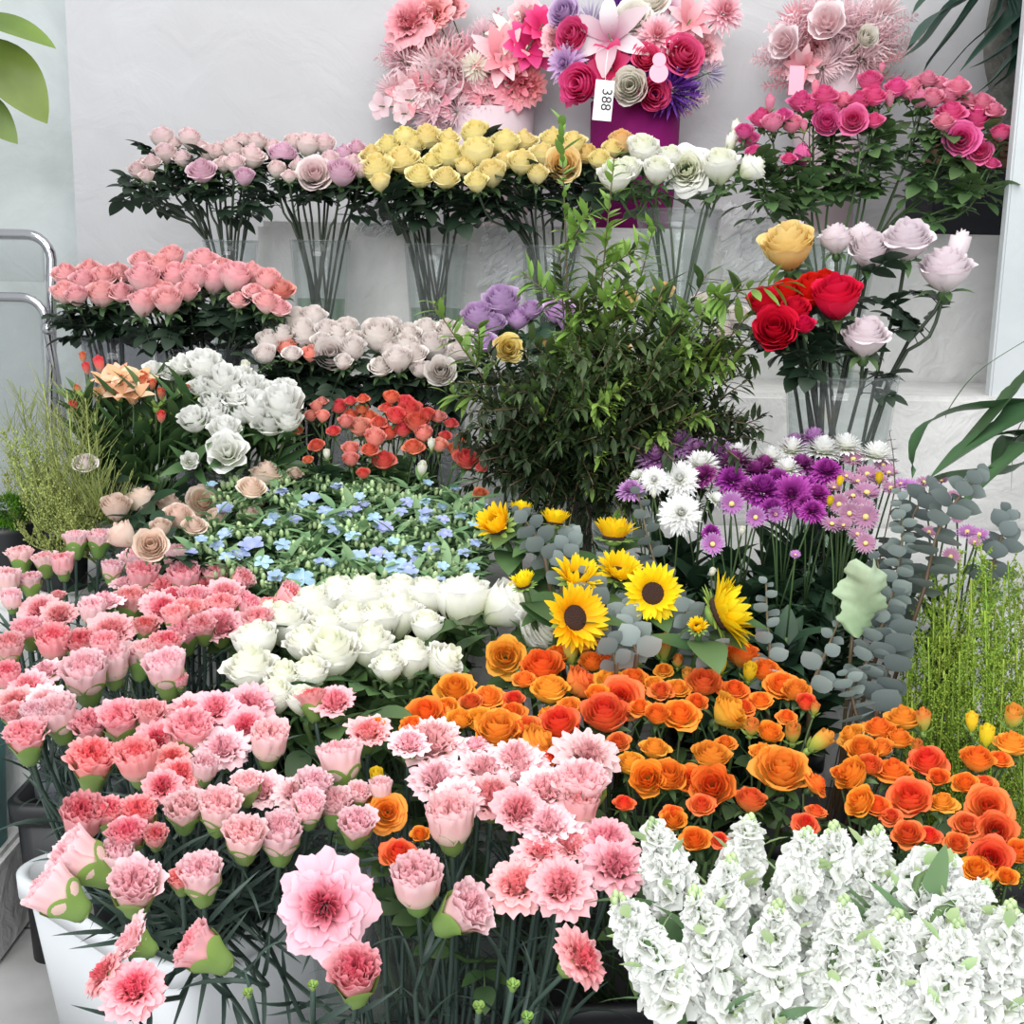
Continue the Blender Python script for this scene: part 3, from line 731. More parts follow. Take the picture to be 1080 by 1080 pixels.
bucket('grey bucket of beige roses behind the carnations', -.62, 1.745, 0, .13, .15, .30, 'greyplastic', round_=.03); potP = Pot(-.60, 1.745, .012, .30, .05, .04)
potQ = bucket('black bucket of blue tweedia behind the white roses', -.24, 1.70, 0, .26, .24, .30, 'blackplastic')
potR = bucket('black bucket of sunflowers and eucalyptus', .12, 1.70, 0, .22, .22, .30, 'blackplastic')
potT = bucket('black bucket of tall round-leaved eucalyptus', .42, 1.60, 0, .18, .18, .30, 'blackplastic')
bucket('black bucket of purple and white mums below the glass vase', .36, 1.775, 0, .22, .10, .34, 'blackplastic', round_=.03); potMum = Pot(.36, 1.775, .012, .34, .10, .05)
potZ = bucket('black bucket of feathery yellow-green sprays', .70, 1.58, 0, .22, .22, .28, 'blackplastic')

# ------------------------------------------------------------------ bunches in vases: heads picked out one by one
def spread_Y(items, Yc, dy):
    ys = [i[1] for i in items]; a, b = min(ys), max(ys)
    return lambda y: Yc + dy - 2 * dy * (y - a) / max(1, b - a)
def bunch(data, pot, Yf, kinds, name, cat, phrase, seed, face='h', rise=.35, scale=1.0, **k):
    r = random.Random(seed)
    for x, y, wd, code in parse(data):
        tint = code[0] if code else list(kinds)[0]; fc = code[1] if len(code) > 1 else face
        key, look = kinds[tint][:2]; kw = {**k, **(kinds[tint][2] if len(kinds[tint]) > 2 else {})}
        P = Yf(x, y) if callable(Yf) else atY(x, y, Yf); size = wd * scale / FOC * depth(P)
        if name == 'carnation' and fc == 'h' and tint in 'pmc': fc = 'k'
        ax = axis_for(fc, P, pot, r)
        single(name, cat, headpoint(P, ax, size, rise), ax, size, key, pot, r, look, phrase, (x, y), **kw)
def YF(data, Yc, dy):
    f = spread_Y(parse(data), Yc, dy); return lambda x, y: atY(x, y, f(y) + rnd.uniform(-.02, .02))
D = '172,150,21;200,150,20;145,182,17;160,172,18;175,166,20;193,168,20;213,182,28,mh;222,165,20;230,160,19;155,188,14;245,160,19;247,175,20;265,167,28;270,155,20;258,190,18,m;184,152,15;236,176,17;150,174,14;212,156,17;256,152,16'
bunch(D, potA, YF(D, 2.6, .07), {'c': ('creampink', 'blush cream rose'), 'm': ('mauve', 'mauve pink rose')}, 'rose', 'rose', 'roses in the vase nearest the corner', 1, leaf='darkleaf', nleaf=4, lsize=.065, lo=.68, hi=.90, stem='darkstem', scale=1.22)
D = '298,168,27,m;332,184,33,cf;362,167,27,m;360,187,27,m;325,158,24;342,155,22;376,157,19,m;310,155,19;380,182,16;315,176,18;288,158,18;348,172,20;292,182,17;372,172,18;305,188,14'
bunch(D, potB, YF(D, 2.6, .07), {'c': ('creampink', 'blush cream rose'), 'm': ('mauve', 'mauve pink rose')}, 'rose', 'rose', 'second vase of roses from the corner', 2, leaf='darkleaf', nleaf=4, lsize=.065, lo=.68, hi=.90, stem='darkstem', scale=1.2)
YK = {'y': ('yellow', 'pale yellow rose'), 'o': ('peach', 'peach yellow rose')}
D = '398,183,32;393,165,24;410,155,26;425,170,34;428,150,22;443,187,29;470,189,27;450,150,28;473,168,31;473,147,22;412,172,22;455,172,22;436,158,22;490,180,20;402,196,18'
bunch(D, potC, YF(D, 2.6, .08), YK, 'rose', 'rose', 'yellow roses beside the pink ones', 3, leaf='darkleaf', nleaf=5, lsize=.075, lo=.6, hi=.90, stem='darkstem', scale=1.2)
D = '503,148,28;504,168,31;503,195,22;519,188,27;533,155,28;533,172,25;550,175,27;553,152,28;572,168,26;583,148,26;594,175,33,of;605,155,25;620,165,26,o;632,172,22;655,155,24,o;645,160,20;566,188,20;516,160,20'
bunch(D, potD, YF(D, 2.6, .08), YK, 'rose', 'rose', 'yellow roses above the leafy bush', 4, leaf='darkleaf', nleaf=5, lsize=.075, lo=.6, hi=.90, stem='darkstem', scale=1.2)
D = '650,190,36;678,165,32;693,185,28;724,178,46,of;760,182,36,wh;770,155,18,bu;775,139,15,bu;790,180,28,wr;664,182,26;705,172,26'
bunch(D, potE, YF(D, 2.56, .06), {'w': ('whiterose', 'white rose'), 'o': ('whiteopen', 'large open white rose'), 'b': ('whitebud', 'small white rose bud', dict(calyx='lightsepals'))}, 'rose', 'rose', 'white roses in the tall flared vase', 5, scale=1.15, leaf='greenleaf', nleaf=2, lsize=.07, lo=.7, hi=.92)
D = '70,292,28;68,312,24;88,300,24;95,286,24;110,295,30;108,314,28;125,290,26;128,310,24;82,316,20;100,302,22'
bunch(D, potH1, YF(D, 2.22, .06), {'p': ('rosepink', 'pink rose')}, 'rose', 'rose', 'pink roses nearest the chair', 6, leaf='darkleaf', nleaf=5, lsize=.06, lo=.60, hi=.90, stem='darkstem', scale=1.22)
D = '150,276,24;152,300,30;170,286,27;172,310,28;186,296,26;150,325,25;178,322,27;198,310,22;206,298,24;215,281,29;226,300,28;247,298,30;265,290,27;268,310,22;281,322,24;297,307,25,c;295,326,21;182,275,22;200,285,22;236,284,24;282,300,24;252,318,20;160,318,20'
bunch(D, potH2, YF(D, 2.18, .07), {'p': ('rosepink', 'pink rose'), 'c': ('coral', 'coral pink rose')}, 'rose', 'rose', 'pink roses behind the lisianthus', 7, leaf='darkleaf', nleaf=5, lsize=.062, lo=.60, hi=.90, stem='darkstem', scale=1.22)
D = '285,365,25;290,346,22;310,342,26;330,340,25;345,351,23;320,358,36;350,376,31,gf;303,370,19,c;329,376,20,c;355,356,26;372,372,25;340,364,22;366,350,22;280,377,21;298,356,22;375,358,20;308,374,20;362,384,18'
bunch(D, potI1, YF(D, 2.12, .06), {'g': ('greyrose', 'greyish white rose'), 'c': ('coral', 'small coral rose')}, 'rose', 'rose', 'greyish roses in front of the step', 8, leaf='darkleaf', nleaf=5, lsize=.06, lo=.58, hi=.90, stem='darkstem', scale=1.18)
D = '400,360,35;412,350,23;430,356,25;420,384,27;402,388,25;437,375,27;455,370,31;465,393,29,gf;472,350,29;486,374,25;450,351,25;428,369,24;488,356,20;444,392,20;475,372,22;412,372,22'
bunch(D, potI2, YF(D, 2.12, .06), {'g': ('greyrose', 'greyish white rose')}, 'rose', 'rose', 'greyish roses beside the bush', 9, leaf='darkleaf', nleaf=5, lsize=.06, lo=.58, hi=.90, stem='darkstem', scale=1.18)
D = '505,340,34;530,322,40;512,362,30;560,330,24;590,332,34,lh;545,340,26;536,368,30,of;600,345,24;502,355,24;520,345,28'
bunch(D, potN, YF(D, 2.2, .05), {'l': ('lilac', 'lilac rose'), 'o': ('gold', 'golden yellow rose')}, 'rose', 'rose', 'roses partly hidden by the bush', 10, leaf='roseleaf', nleaf=2, scale=1.05)
D = '575,362,22;615,365,20;655,372,24;660,322,28;700,312,24;742,325,28,p;765,350,26,p;778,338,26,p'
bunch(D, Pot(.22, 2.3, T3 + .01, T3 + .2, .07, .05), YF(D, 2.24, .05), {'y': ('peach', 'small cream rose'), 'p': ('greyrose', 'faded blush rose')}, 'rose', 'rose', 'small roses showing through the bush', 11, leaf='roseleaf', nleaf=1, stem='stem')
lathe_vessel('glass_vase', 'vase', 'clear vase of cream roses standing behind the bush', .22, 2.3, T3, .2, .08, .06, 'glass', None, GS)
D = '832,270,58,yh;842,252,24,bu;882,257,38,lu;908,255,28,lu;917,270,48,lh;956,260,54,lh;1008,272,38,bu;997,292,58,lk;912,362,52,lk;806,325,34,rh;830,316,34,rh;818,352,48,rf;856,312,46,rh;882,324,52,rh;838,334,34,rh;870,300,30,rh;848,345,24,rh'
bunch(D, potG, YF(D, 1.9, .07), {'y': ('gold', 'golden yellow rose'), 'l': ('lavender', 'pale lavender rose'), 'r': ('red', 'red rose'), 'b': ('lavbud', 'pale rose bud', dict(calyx='sepals'))}, 'rose', 'rose', 'large glass vase on the lower step', 18, leaf='darkleaf', nleaf=3, lsize=.068, lo=.5, hi=.76, rad=.0030, stem='darkstem', rise=.3)
# beige roses, lisianthus
D = '122,540,31;150,535,33,bu;180,535,31,bu;215,530,37,bf;188,548,31;205,556,27;133,568,30,bl;160,576,35,bf;280,502,35,bu;265,516,31;288,492,24;246,541,19;273,533,14;311,500,18;262,545,18;228,548,20;170,560,22'
bunch(D, potP, lambda x, y: atZ(x, y, .665 if y > 520 else .71), {'b': ('beige', 'faded beige rose')}, 'rose', 'rose', 'beige roses behind the carnations', 13, leaf='roseleaf', nleaf=2, stem='stem', scale=1.05)
D = '192,385,24;215,390,32;235,405,38;265,413,32;286,420,32;298,430,36;270,436,36;284,447,30;253,440,24;238,458,28;240,477,34,wf;225,425,24;247,418,24;205,446,26;200,486,15,wf;162,392,20;258,391,13,b;228,440,22;300,412,24;255,400,24;212,410,22;304,446,24;180,395,16'
bunch(D, potK, YF(D, 1.94, .07), {'w': ('liz', 'white lisianthus'), 'b': ('whitebud', 'closed white lisianthus bud', dict(calyx='lightsepals'))}, 'lisianthus', 'flower', 'white lisianthus on the lower step', 14, leaf='lizleaf', nleaf=4, lsize=.085, lo=.4, hi=.95, stem='stem', scale=1.36)

# ------------------------------------------------------------------ carnations
CK = {'p': ('carn_pale', 'pale pink carnation'), 'm': ('carn_mid', 'pink carnation'), 'c': ('carn_coral', 'coral-hearted pink carnation'),
      'P': ('carn_pale_open', 'open pale pink carnation'), 'O': ('carn_mid_open', 'open pink carnation'), 'C': ('carn_coral_open', 'open coral-hearted carnation')}
CZ = lambda x, y: atZ(x, y, .63 - .17 * (y - 560) / 460 + rnd.uniform(-.006, .006))
CW = dict(calyx='carn_calyx', leaf='blades', nleaf=4, lsize=.07, lo=.35, hi=.82, stem='carnstem', rad=.0026, tail=.10)
CD = {}
CD['edge'] = '80,568,26,pu;105,567,26,pu;22,585,27,pu;47,590,24,pu;8,612,24,pu;32,612,25,pu;66,595,22,mu;118,600,22,pu;42,640,36,Oh;62,645,34,Oh;30,663,30,mh;10,682,30,mh;57,678,33,ch;85,678,33,ch;62,628,14,mu;12,632,20,pu'
CD['back'] = '143,588,30,pu;168,586,30,pu;188,590,30,pu;110,630,36,Pu;150,606,32,mh;172,613,34,Oh;195,608,32,mh;215,613,34,Oh;138,632,36,mu;165,632,32,Oh;185,626,34,Ch;205,631,32,mh;236,622,38,Oh;228,606,28,mu;255,612,24,mr;172,638,36,Ch;200,645,36,mh;232,655,46,Oh;235,639,34,mh;262,637,28,mr;272,655,30,mh;284,640,18,cu;305,630,30,mr;195,666,32,mh;176,678,32,ch;154,660,26,ch;155,686,32,pu;116,662,46,Oh;112,682,28,mh;130,612,26,Pu;185,650,26,mh;214,660,28,mh;98,645,26,pu'
CD['front'] = '8,713,26,ch;48,702,40,Pu;90,710,46,pu;118,700,34,pu;148,690,34,pu;175,705,42,pu;190,718,16,mh;30,720,38,Oh;45,735,36,Ph;15,735,38,Oh;13,752,26,mu;60,754,42,pu;27,775,42,mh;36,752,26,pu;95,764,36,mh;126,757,44,mu;98,800,48,ch;145,802,40,ch;158,752,34,mh;166,774,44,Ch;190,768,36,Oh;200,745,50,Oh;228,742,46,Oh;263,737,50,Oh;202,768,46,mu;258,762,40,Ch;236,782,54,Pu;284,782,38,pu;190,812,46,Ch;180,795,36,Ch;172,826,40,Ch;216,810,26,pu;194,852,40,pu;231,852,42,pu;260,826,32,pu;276,830,40,Ph;311,831,42,Ph;332,826,34,pu;326,851,34,pu;354,846,38,pu;378,836,26,pu;376,868,38,pu;88,862,42,ch;114,856,34,ch;146,858,40,ch;134,880,40,ch;164,882,24,ch;258,882,42,pu;296,880,44,pu;212,923,44,ph;190,926,26,ch;207,998,50,ml;80,905,56,pl;55,940,52,pl;124,905,34,pu;142,932,54,ph;132,988,50,Pl;102,1022,46,Cl;140,1036,60,Ch;375,1025,54,ch'
CD['side'] = '328,736,30,cu;352,736,42,Oh;388,766,44,Oh;358,801,46,pu;402,832,22,pu;455,776,66,Ph;432,780,40,Ph;462,815,56,Ph;475,865,48,ph;440,930,50,ph;493,957,54,pr;510,802,54,Ph;545,792,54,Ph;520,835,56,Oh;556,812,54,Ph;577,828,52,Ph;580,862,56,Ph;548,850,50,Oh;500,780,40,Pu;570,890,48,Oh;545,925,60,Oh;592,928,64,Oh;612,852,36,mh;640,882,58,Oh;652,905,66,Oh;622,788,62,Ph;614,826,56,ph;622,1005,58,Cr;600,885,44,Oh;486,835,46,Ph'
BN = {'edge': ('carnations near the chair', potB4), 'back': ('carnations before the beige roses', potB2), 'front': ('carnations in the white bucket', potB1), 'side': ('carnations beside the white stock', potB3)}
for i, (kk, d) in enumerate(CD.items()):
    bunch(d, BN[kk][1], CZ, CK, 'carnation', 'carnation', BN[kk][0], 40 + i, face='u', rise=.38, scale=1.1, **CW)
r = random.Random(99)
P = CZ(342, 955); ax = ((CAM - P).normalized() + Vector((0, 0, .12))).normalized(); sz = 100 / FOC * depth(P)
single('carnation', 'carnation', headpoint(P, ax, sz, .3), ax, sz, 'carn_mid_big', potB1, r, label='largest fully open pink carnation, facing the camera above a small coral one', group=BN['front'][0], **{**CW, 'calyx': None})
for i, (x, y, s) in enumerate([(541, 1040, 15), (505, 1063, 14), (556, 1074, 14), (330, 1040, 12), (262, 1048, 12)]):
    P = CZ(x, y); ax = axis_for('u', P, potB3, r); sz = s * 1.1 / FOC * depth(P)
    single('carnation_bud', 'carnation', P, ax, sz, 'lightsepals', potB3 if x > 400 else potB1, r, 'tight green carnation bud', BN['side' if x > 400 else 'front'][0], (x, y), **{**CW, 'part': 'bud'})

# ------------------------------------------------------------------ big white roses
D = '300,662,52;270,682,46;265,706,56;291,736,42;300,716,42;330,645,52,wu;357,635,52,wu;386,636,58,wu;350,692,60,wh;390,682,54;322,682,44;420,652,52;433,696,48;468,698,44,wr;420,634,46,wu;450,636,48,wu;487,640,58,wu;530,643,54,wr;575,664,58,or;372,660,48;400,660,44;328,712,40;318,742,32;450,665,36;345,664,44;285,650,34;410,705,36'
bunch(D, potW, lambda x, y: atZ(x, y, .60 - .05 * (y - 620) / 120), {'w': ('whiterose', 'white rose'), 'o': ('whiteopen', 'open white rose')}, 'rose', 'rose', 'big white roses by the tweedia', 15, face='u', leaf='greenleaf', nleaf=3, lsize=.09, lo=.6, hi=.92, rad=.0036, rise=.42, scale=1.08)

# ------------------------------------------------------------------ branching stems: spray roses, mums, alstroemeria
def sprays(data, pot, Pf, kinds, name, cat, phrase, seed, face='h', dist=.07, kmax=4, scale=1.0, look=None, **k):
    r = random.Random(seed); items = []
    for x, y, wd, code in parse(data):
        tint = code[0] if code else list(kinds)[0]; fc = code[1] if len(code) > 1 else face
        P = Pf(x, y) if callable(Pf) else atY(x, y, Pf); size = wd * scale / FOC * depth(P)
        items.append((P, size, kinds[tint][0], axis_for(fc, P, pot, r), (x, y), y * 1.0 + x * .001, kinds[tint][1]))
    items.sort(key=lambda b: b[5])
    for g in cluster(items, dist, kmax):
        looks = [m[6] for m in g]; lk = max(set(looks), key=looks.count)
        spray(name, cat, [m[:6] for m in g], pot, r, lk if len(g) > 1 else lk.replace('spray', 'single'), phrase, **k)
OK = {'o': ('orange', 'orange spray rose'), 'y': ('orangeyellow', 'yellow-orange spray rose'), 'r': ('orangered', 'red-orange spray rose'), 'b': ('greenbud', 'budding orange spray rose'), 'g': ('yellowbud', 'yellow budding spray rose')}
D = '''533,693,38,yf;572,705,38,oh;553,717,22,y;580,728,38,yu;610,722,34,rr;480,725,38,oh;515,735,36,yh;497,741,22,r;542,738,20,r;450,752,42,oh;540,751,30,oh;485,760,24,y;525,770,46,yh;555,769,30,r;565,786,38,yr;505,760,26,y;590,764,40,rh;575,753,20,yl;608,671,30,yu;
617,677,34,yu;650,678,30,ou;602,692,26,bu;674,697,16,bu;700,688,26,bu;738,698,20,bu;760,705,18,gu;782,692,32,ou;625,700,24,o;640,701,22,o;642,716,30,y;668,716,26,o;655,735,44,rf;638,756,44,rh;652,782,24,r;690,722,26,y;697,728,24,r;715,725,24,y;725,715,18,b;742,722,32,r;775,727,30,o;693,755,24,o;718,753,38,oh;767,753,38,yr;690,790,28,yu;665,806,30,yu;683,822,34,of;705,820,34,oh;729,822,28,of;750,800,36,yu;765,783,22,o;752,830,40,of;658,848,20,ru;740,848,26,r;
755,708,20,gu;790,712,22,g;807,708,30,o;802,738,24,o;825,722,34,o;840,730,26,y;850,742,20,r;859,750,14,bu;792,770,22,b;812,774,24,o;836,777,24,b;861,785,28,br;805,796,28,yu;825,813,52,yh;862,826,28,or;791,846,30,ru;861,855,20,ru;850,868,26,r;395,770,24,o;398,822,22,g;408,856,38,yf;420,900,36,rh;443,880,18,o;392,838,20,o;710,860,22,o;733,886,28,oh;711,865,24,o;759,886,20,r;560,705,20,o;590,690,24,o;630,735,24,o;600,745,26,y;470,745,24,o;435,765,22,o;675,745,24,o;735,740,22,o;785,745,22,o;830,755,20,o;700,706,18,o;715,700,16,b;580,800,20,r'''
ZO = lambda x, y: atZ(x, y, .585 - .09 * (y - 670) / 220)
sprays(D, potO1, ZO, OK, 'spray_rose', 'spray rose', 'large orange bunch', 60, dist=.085, kmax=4, scale=1.17, nleaf=5, lsize=.062, lo=.55, hi=.97)
D = '''897,775,28,yl;910,791,32,oh;927,767,32,ou;953,756,36,yu;948,778,30,ou;974,764,24,bu;900,818,34,ol;917,808,24,r;942,812,38,ou;978,804,36,rh;967,790,18,b;908,846,32,ol;925,849,28,o;960,842,42,rh;994,845,30,yu;1018,826,24,o;1030,803,32,ou;1025,765,20,gu;1040,780,24,gu;1068,783,36,yu;1067,760,28,b;1043,850,42,rf;1038,826,26,r;1020,869,32,rh;1050,876,36,rf;1045,906,40,rf;1030,916,34,oh;958,880,30,rh;980,882,22,r;1074,900,26,o;1062,925,20,o;884,815,14,o;930,790,22,y;1055,800,22,o;990,820,20,o;940,860,22,r;1010,890,24,r'''
sprays(D, potO2, ZO, OK, 'spray_rose', 'spray rose', 'orange bunch by the green sprays', 61, dist=.085, kmax=4, scale=1.15, nleaf=5, lsize=.06, lo=.55, hi=.97)
HK = {'h': ('hotpink', 'hot pink spray rose'), 's': ('softpink', 'soft pink spray rose'), 'b': ('pinkbud', 'budding pink spray rose')}
D = '785,140,16,h;790,147,19,h;795,163,16,h;803,125,22,h;815,131,20,s;835,132,20,s;826,122,16,h;845,108,24,h;855,113,20,h;870,102,24,h;890,106,18,s;843,164,20,hR;832,168,14,h;848,135,10,b;872,130,24,hf;873,118,16,h;900,127,26,hf;906,107,22,h;921,102,24,h;922,128,18,h;917,88,22,h;945,93,22,h;958,97,20,s;970,105,20,s;978,84,19,s;983,105,20,s;1000,101,20,s;1010,92,22,s;1003,118,28,hh;995,129,20,s;1030,125,30,hh;1036,108,24,s;1050,116,18,s;1014,147,30,hf;1034,160,22,hf;1055,142,18,h;1047,172,14,h;1064,143,10,s;930,74,9,b;880,116,16,s;938,108,14,b;965,88,14,s;1022,105,18,s;990,90,16,s;812,112,14,b;860,95,12,b'
sprays(D, potF, YF(D, 2.6, .06), HK, 'spray_rose', 'spray rose', 'tall pink bunch by the black box', 62, dist=.10, kmax=3, scale=1.3, leaf='greenleaf', nleaf=13, lsize=.066, lo=.55, hi=.93, drop=.045)
LK = {'r': ('sprayred', 'small red spray rose'), 'o': ('coral', 'small salmon spray rose'), 'b': ('whitebud', 'budding small spray rose')}
D = '303,452,10,o;313,454,13;334,470,15;340,424,11,o;334,431,11,o;328,440,12,o;340,441,12,o;357,430,16;370,423,11;383,420,12;365,447,13,o;370,438,14;390,440,15;380,453,20,o;400,445,16;395,465,18,o;413,420,15;408,430,14;418,440,18;433,435,22;440,447,22;425,442,14;370,475,15,o;370,487,14,o;390,475,16;405,486,22;436,471,20;447,460,16,o;455,471,11,b;463,472,14,o;462,440,15,o;476,446,13;487,462,12;492,485,24;445,497,14,b;383,500,12;508,493,11;507,521,14;345,481,10,b;325,485,10;428,425,14;450,438,14;470,460,12;352,455,13;410,458,16;425,455,16;382,432,12;480,475,14'
sprays(D, potL, YF(D, 1.96, .07), LK, 'spray_rose', 'spray rose', 'red bunch behind the tweedia', 63, dist=.06, kmax=4, scale=1.28, leaf='midgreen', nleaf=15, lsize=.055, lo=.45, hi=.95, drop=.07)
AK = {'a': ('alstro', 'peach alstroemeria'), 'b': ('redbud', 'budding alstroemeria')}
D = '113,408,24;130,405,26;115,422,24;140,421,26;126,400,20;146,403,22;125,416,22;152,405,12,b;170,420,10,b;196,417,11,b;170,444,11,b;88,381,9,b;106,390,13,b;92,393,10,b;77,434,11,b;104,420,14;150,412,14,b;82,416,9,b;136,412,22;160,410,10,b'
sprays(D, potJ, YF(D, 1.96, .05), AK, 'alstroemeria', 'flower', 'alstroemeria beside the lisianthus', 64, dist=.05, kmax=3, scale=1.5, leaf='lizleaf', nleaf=6, lsize=.085, lo=.4, hi=.9, drop=.09, sep=False, rise=.15)
r = random.Random(12)
for i, (x, y) in enumerate([(100, 470), (150, 480), (125, 455), (165, 460), (110, 490), (185, 470), (90, 450), (200, 452), (135, 500), (128, 462)]):
    P = atY(x, y - 30, 1.95)
    if i != 9: single('alstroemeria_leaf_stem', 'foliage', P, axis_for('u', P, potJ, r), .05, 'lightsepals', potJ, r, 'green alstroemeria stem without blooms', 'alstroemeria beside the lisianthus', (x, y), calyx=None, leaf='lizleaf', nleaf=8, lsize=.11, lo=.35, hi=.98, part='bud')
MK = {'w': ('mumwhite', 'white mum'), 'p': ('mumpurple', 'purple mum'), 'd': ('mumdark', 'dark purple mum'), 'l': ('mumlilac', 'lilac purple mum'), 'k': ('mumpink_daisy', 'dusty pink mum'), 'e': ('mumlilac_daisy', 'lilac daisy mum'), 'b': ('yellowbud', 'yellow mum bud'), 'g': ('whitebud', 'white mum bud')}
D = '''685,467,32,l;715,466,34,l;692,482,38,l;735,474,30,l;758,476,32,l;665,516,26,l;672,502,18,wl;690,506,26,wf;717,505,36,wf;740,490,36,wh;778,482,38,wu;812,482,30,wu;830,494,28,wu;718,541,38,wf;755,526,20,wr;775,488,38,du;806,490,28,du;742,501,26,dl;798,497,28,du;772,505,32,ph;805,516,42,ph;835,521,40,pf;862,521,28,ph;772,530,24,ef;797,545,20,ef;815,536,28,ph;818,542,16,ef;857,538,26,ph;750,560,18,p;752,573,22,ef;839,584,10,e;
858,462,30,lu;838,466,26,lu;835,473,32,wu;868,473,38,wu;892,470,34,wu;925,479,36,wu;845,489,28,du;872,496,32,ph;900,481,22,k;915,497,22,k;915,516,26,kh;905,505,18,k;910,531,24,kh;885,531,22,kf;896,541,22,kf;913,544,26,kf;878,550,20,k;905,561,18,k;913,572,20,kf;885,511,10,b;875,532,10,b;927,508,11,b;938,496,18,k;932,488,18,k;926,502,20,k;940,512,18,k;820,505,26,p;850,512,26,p;790,515,22,d;700,472,24,l;850,530,22,p;782,563,9,g;751,606,9,g;690,524,8,g;893,500,16,k;900,520,20,k;890,552,16,k;880,512,16,k'''
sprays(D, potMum, lambda x, y: atY(x, y, 1.88 - .30 * (y - 460) / 120), MK, 'chrysanthemum', 'chrysanthemum', 'mum bunch under the glass vase', 65, dist=.075, kmax=3, scale=1.3, leaf='mumleaf', nleaf=11, lsize=.085, lo=.2, hi=.93, drop=.12, sep=False, rise=.2)
D = '960,511,22,e;975,506,20,k;993,505,16,k;980,559,20,k;1010,545,16,kf;1020,558,24,e;1033,561,22,e;1003,586,22,kf;950,508,18,e;1005,520,14,k;1028,570,16,k'
sprays(D, Pot(.66, 1.72, .012, .30, .05, .04), lambda x, y: atY(x, y, 1.78 - .2 * (y - 500) / 90), MK, 'chrysanthemum', 'chrysanthemum', 'pink mums behind the eucalyptus', 66, dist=.06, kmax=3, scale=1.05, leaf='mumleaf', nleaf=3, lsize=.06, lo=.6, hi=.92, drop=.12, sep=False, rise=.2)
bucket('black bucket of dusty pink mums behind the green sprays', .66, 1.76, 0, .14, .10, .30, 'blackplastic', round_=.03)
# yellow eyes sit in the daisy-like mums
for o in list(bpy.data.objects):
    if o.name.startswith('blossom') and o.data and o.data.name.split('.')[0] in ('mumpink_rays', 'mumlilac_rays'):
        obj('flower_eye', MESH['eye'][0], o)

# ------------------------------------------------------------------ sunflowers
r = random.Random(5)
for i, (x, y, wd, v, ax, look) in enumerate([
    (526, 556, 44, 2, (-.45, -.5, .75), 'sunflower with raised petals beside the tweedia, highest of all'), (549, 541, 26, 2, (.1, .4, .9), 'small half-hidden sunflower behind grey leaves, next to the tweedia'),
    (585, 553, 34, 2, (.1, .2, 1), 'sunflower seen from the side among grey eucalyptus leaves'), (647, 568, 46, 2, (.05, .1, 1), 'sunflower seen from the side, below the grey step edge'),
    (553, 618, 30, 2, (-.3, -.1, 1), 'half-closed sunflower beside the white roses'), (608, 612, 46, 1, (.15, -.45, .9), 'yellow sunflower crossed by grey eucalyptus in the middle of the bunch'),
    (652, 606, 44, 1, (.2, -.4, .9), 'sunflower partly covered by grey leaves, above the bud sprigs'), (605, 652, 58, 0, (.45, -.75, .35), 'sunflower with a dark disc above the open white rose'),
    (688, 626, 50, 0, (.1, -1, .35), 'sunflower with dark disc facing forward among eucalyptus'), (757, 648, 70, 1, (.95, -.25, .5), 'large sunflower turned sideways at the end of the bunch'), (736, 663, 22, 2, (-.2, -.5, .8), 'small sunflower low behind the orange roses')]):
    P = atY(x, y, 1.72 - .32 * (y - 540) / 120); a = Vector(ax).normalized(); sz = wd * 1.35 / FOC * depth(P)
    pts = potR.path(P, a, .09, r); base = pts[0]
    t = thing('sunflower', look, 'sunflower', base, 'sunflowers among the eucalyptus')
    mb = MB(); mb.tube([p - base for p in pts], .0045, 6); obj('stem', mb.mesh('sunflower_stem', M['greenleaf']), t)
    rot = zrot(a, i * 1.3)
    obj('petals', MESH['sunflower'][v], t, P - base, rot, sz); obj('disc', MESH['disc'][0], t, P - base, rot, sz)
    mb = MB()
    for k in range(12): mb.leaf((.12 * math.cos(k * .52), .12 * math.sin(k * .52), -.03), (math.cos(k * .52), math.sin(k * .52), .3), (0, 0, -1), .26, .11, -.5, .2, 4)
    mb.ball((0, 0, -.06), .15, 10, 5, sq=(1, 1, .5)); obj('bracts', mb.mesh('sunflower_bracts', M['lightleaf']), t, P - base, rot, sz)
    for k in range(3):
        q = pts[8 - k]; an = r.uniform(0, 6.28); mb = MB()
        mb.leaf((0, 0, 0), (math.cos(an), math.sin(an) - .5, .35), (0, 0, 1), .085, .045, .8, .12, 7, 4, .75, wave=.02)
        obj('leaf', mb.mesh('sunflower_leaf', M['greenleaf']), t, q - base)

# ------------------------------------------------------------------ white stock
r = random.Random(21)
ST = [((690, 876), (716, 955), 60, 'white stock spike behind the open pink carnations'), ((655, 955), (715, 1058), 66, 'white stock spike lowest beside the last pink carnation'), ((790, 872), (770, 985), 66, 'tallest white stock spike, its tip against the orange roses'),
      ((735, 950), (770, 1075), 70, 'white stock spike in the front row beside a broad green leaf'), ((850, 886), (830, 990), 66, 'white stock spike, second from the tallest'), ((880, 880), (880, 980), 64, 'white stock spike behind the middle of the white bunch'),
      ((925, 884), (905, 985), 66, 'white stock spike with green tip buds'), ((975, 905), (940, 985), 58, 'thin white stock spike by the deep orange roses'), ((1035, 940), (975, 1000), 60, 'white stock spike leaning towards the corner'),
      ((820, 965), (812, 1085), 74, 'white stock spike in the front row, third along'), ((890, 960), (880, 1075), 74, 'white stock spike in the middle of the front row'), ((945, 975), (925, 1070), 66, 'creamy white stock spike beside a green stem'),
      ((1010, 985), (995, 1085), 74, 'white stock spike in front with pale green buds on top'), ((1065, 965), (1050, 1080), 76, 'white stock spike at the corner of the picture'), ((770, 915), (752, 1010), 60, 'white stock spike just below the tallest one'), ((1000, 912), (965, 965), 46, 'short white stock tip by the red orange roses')]
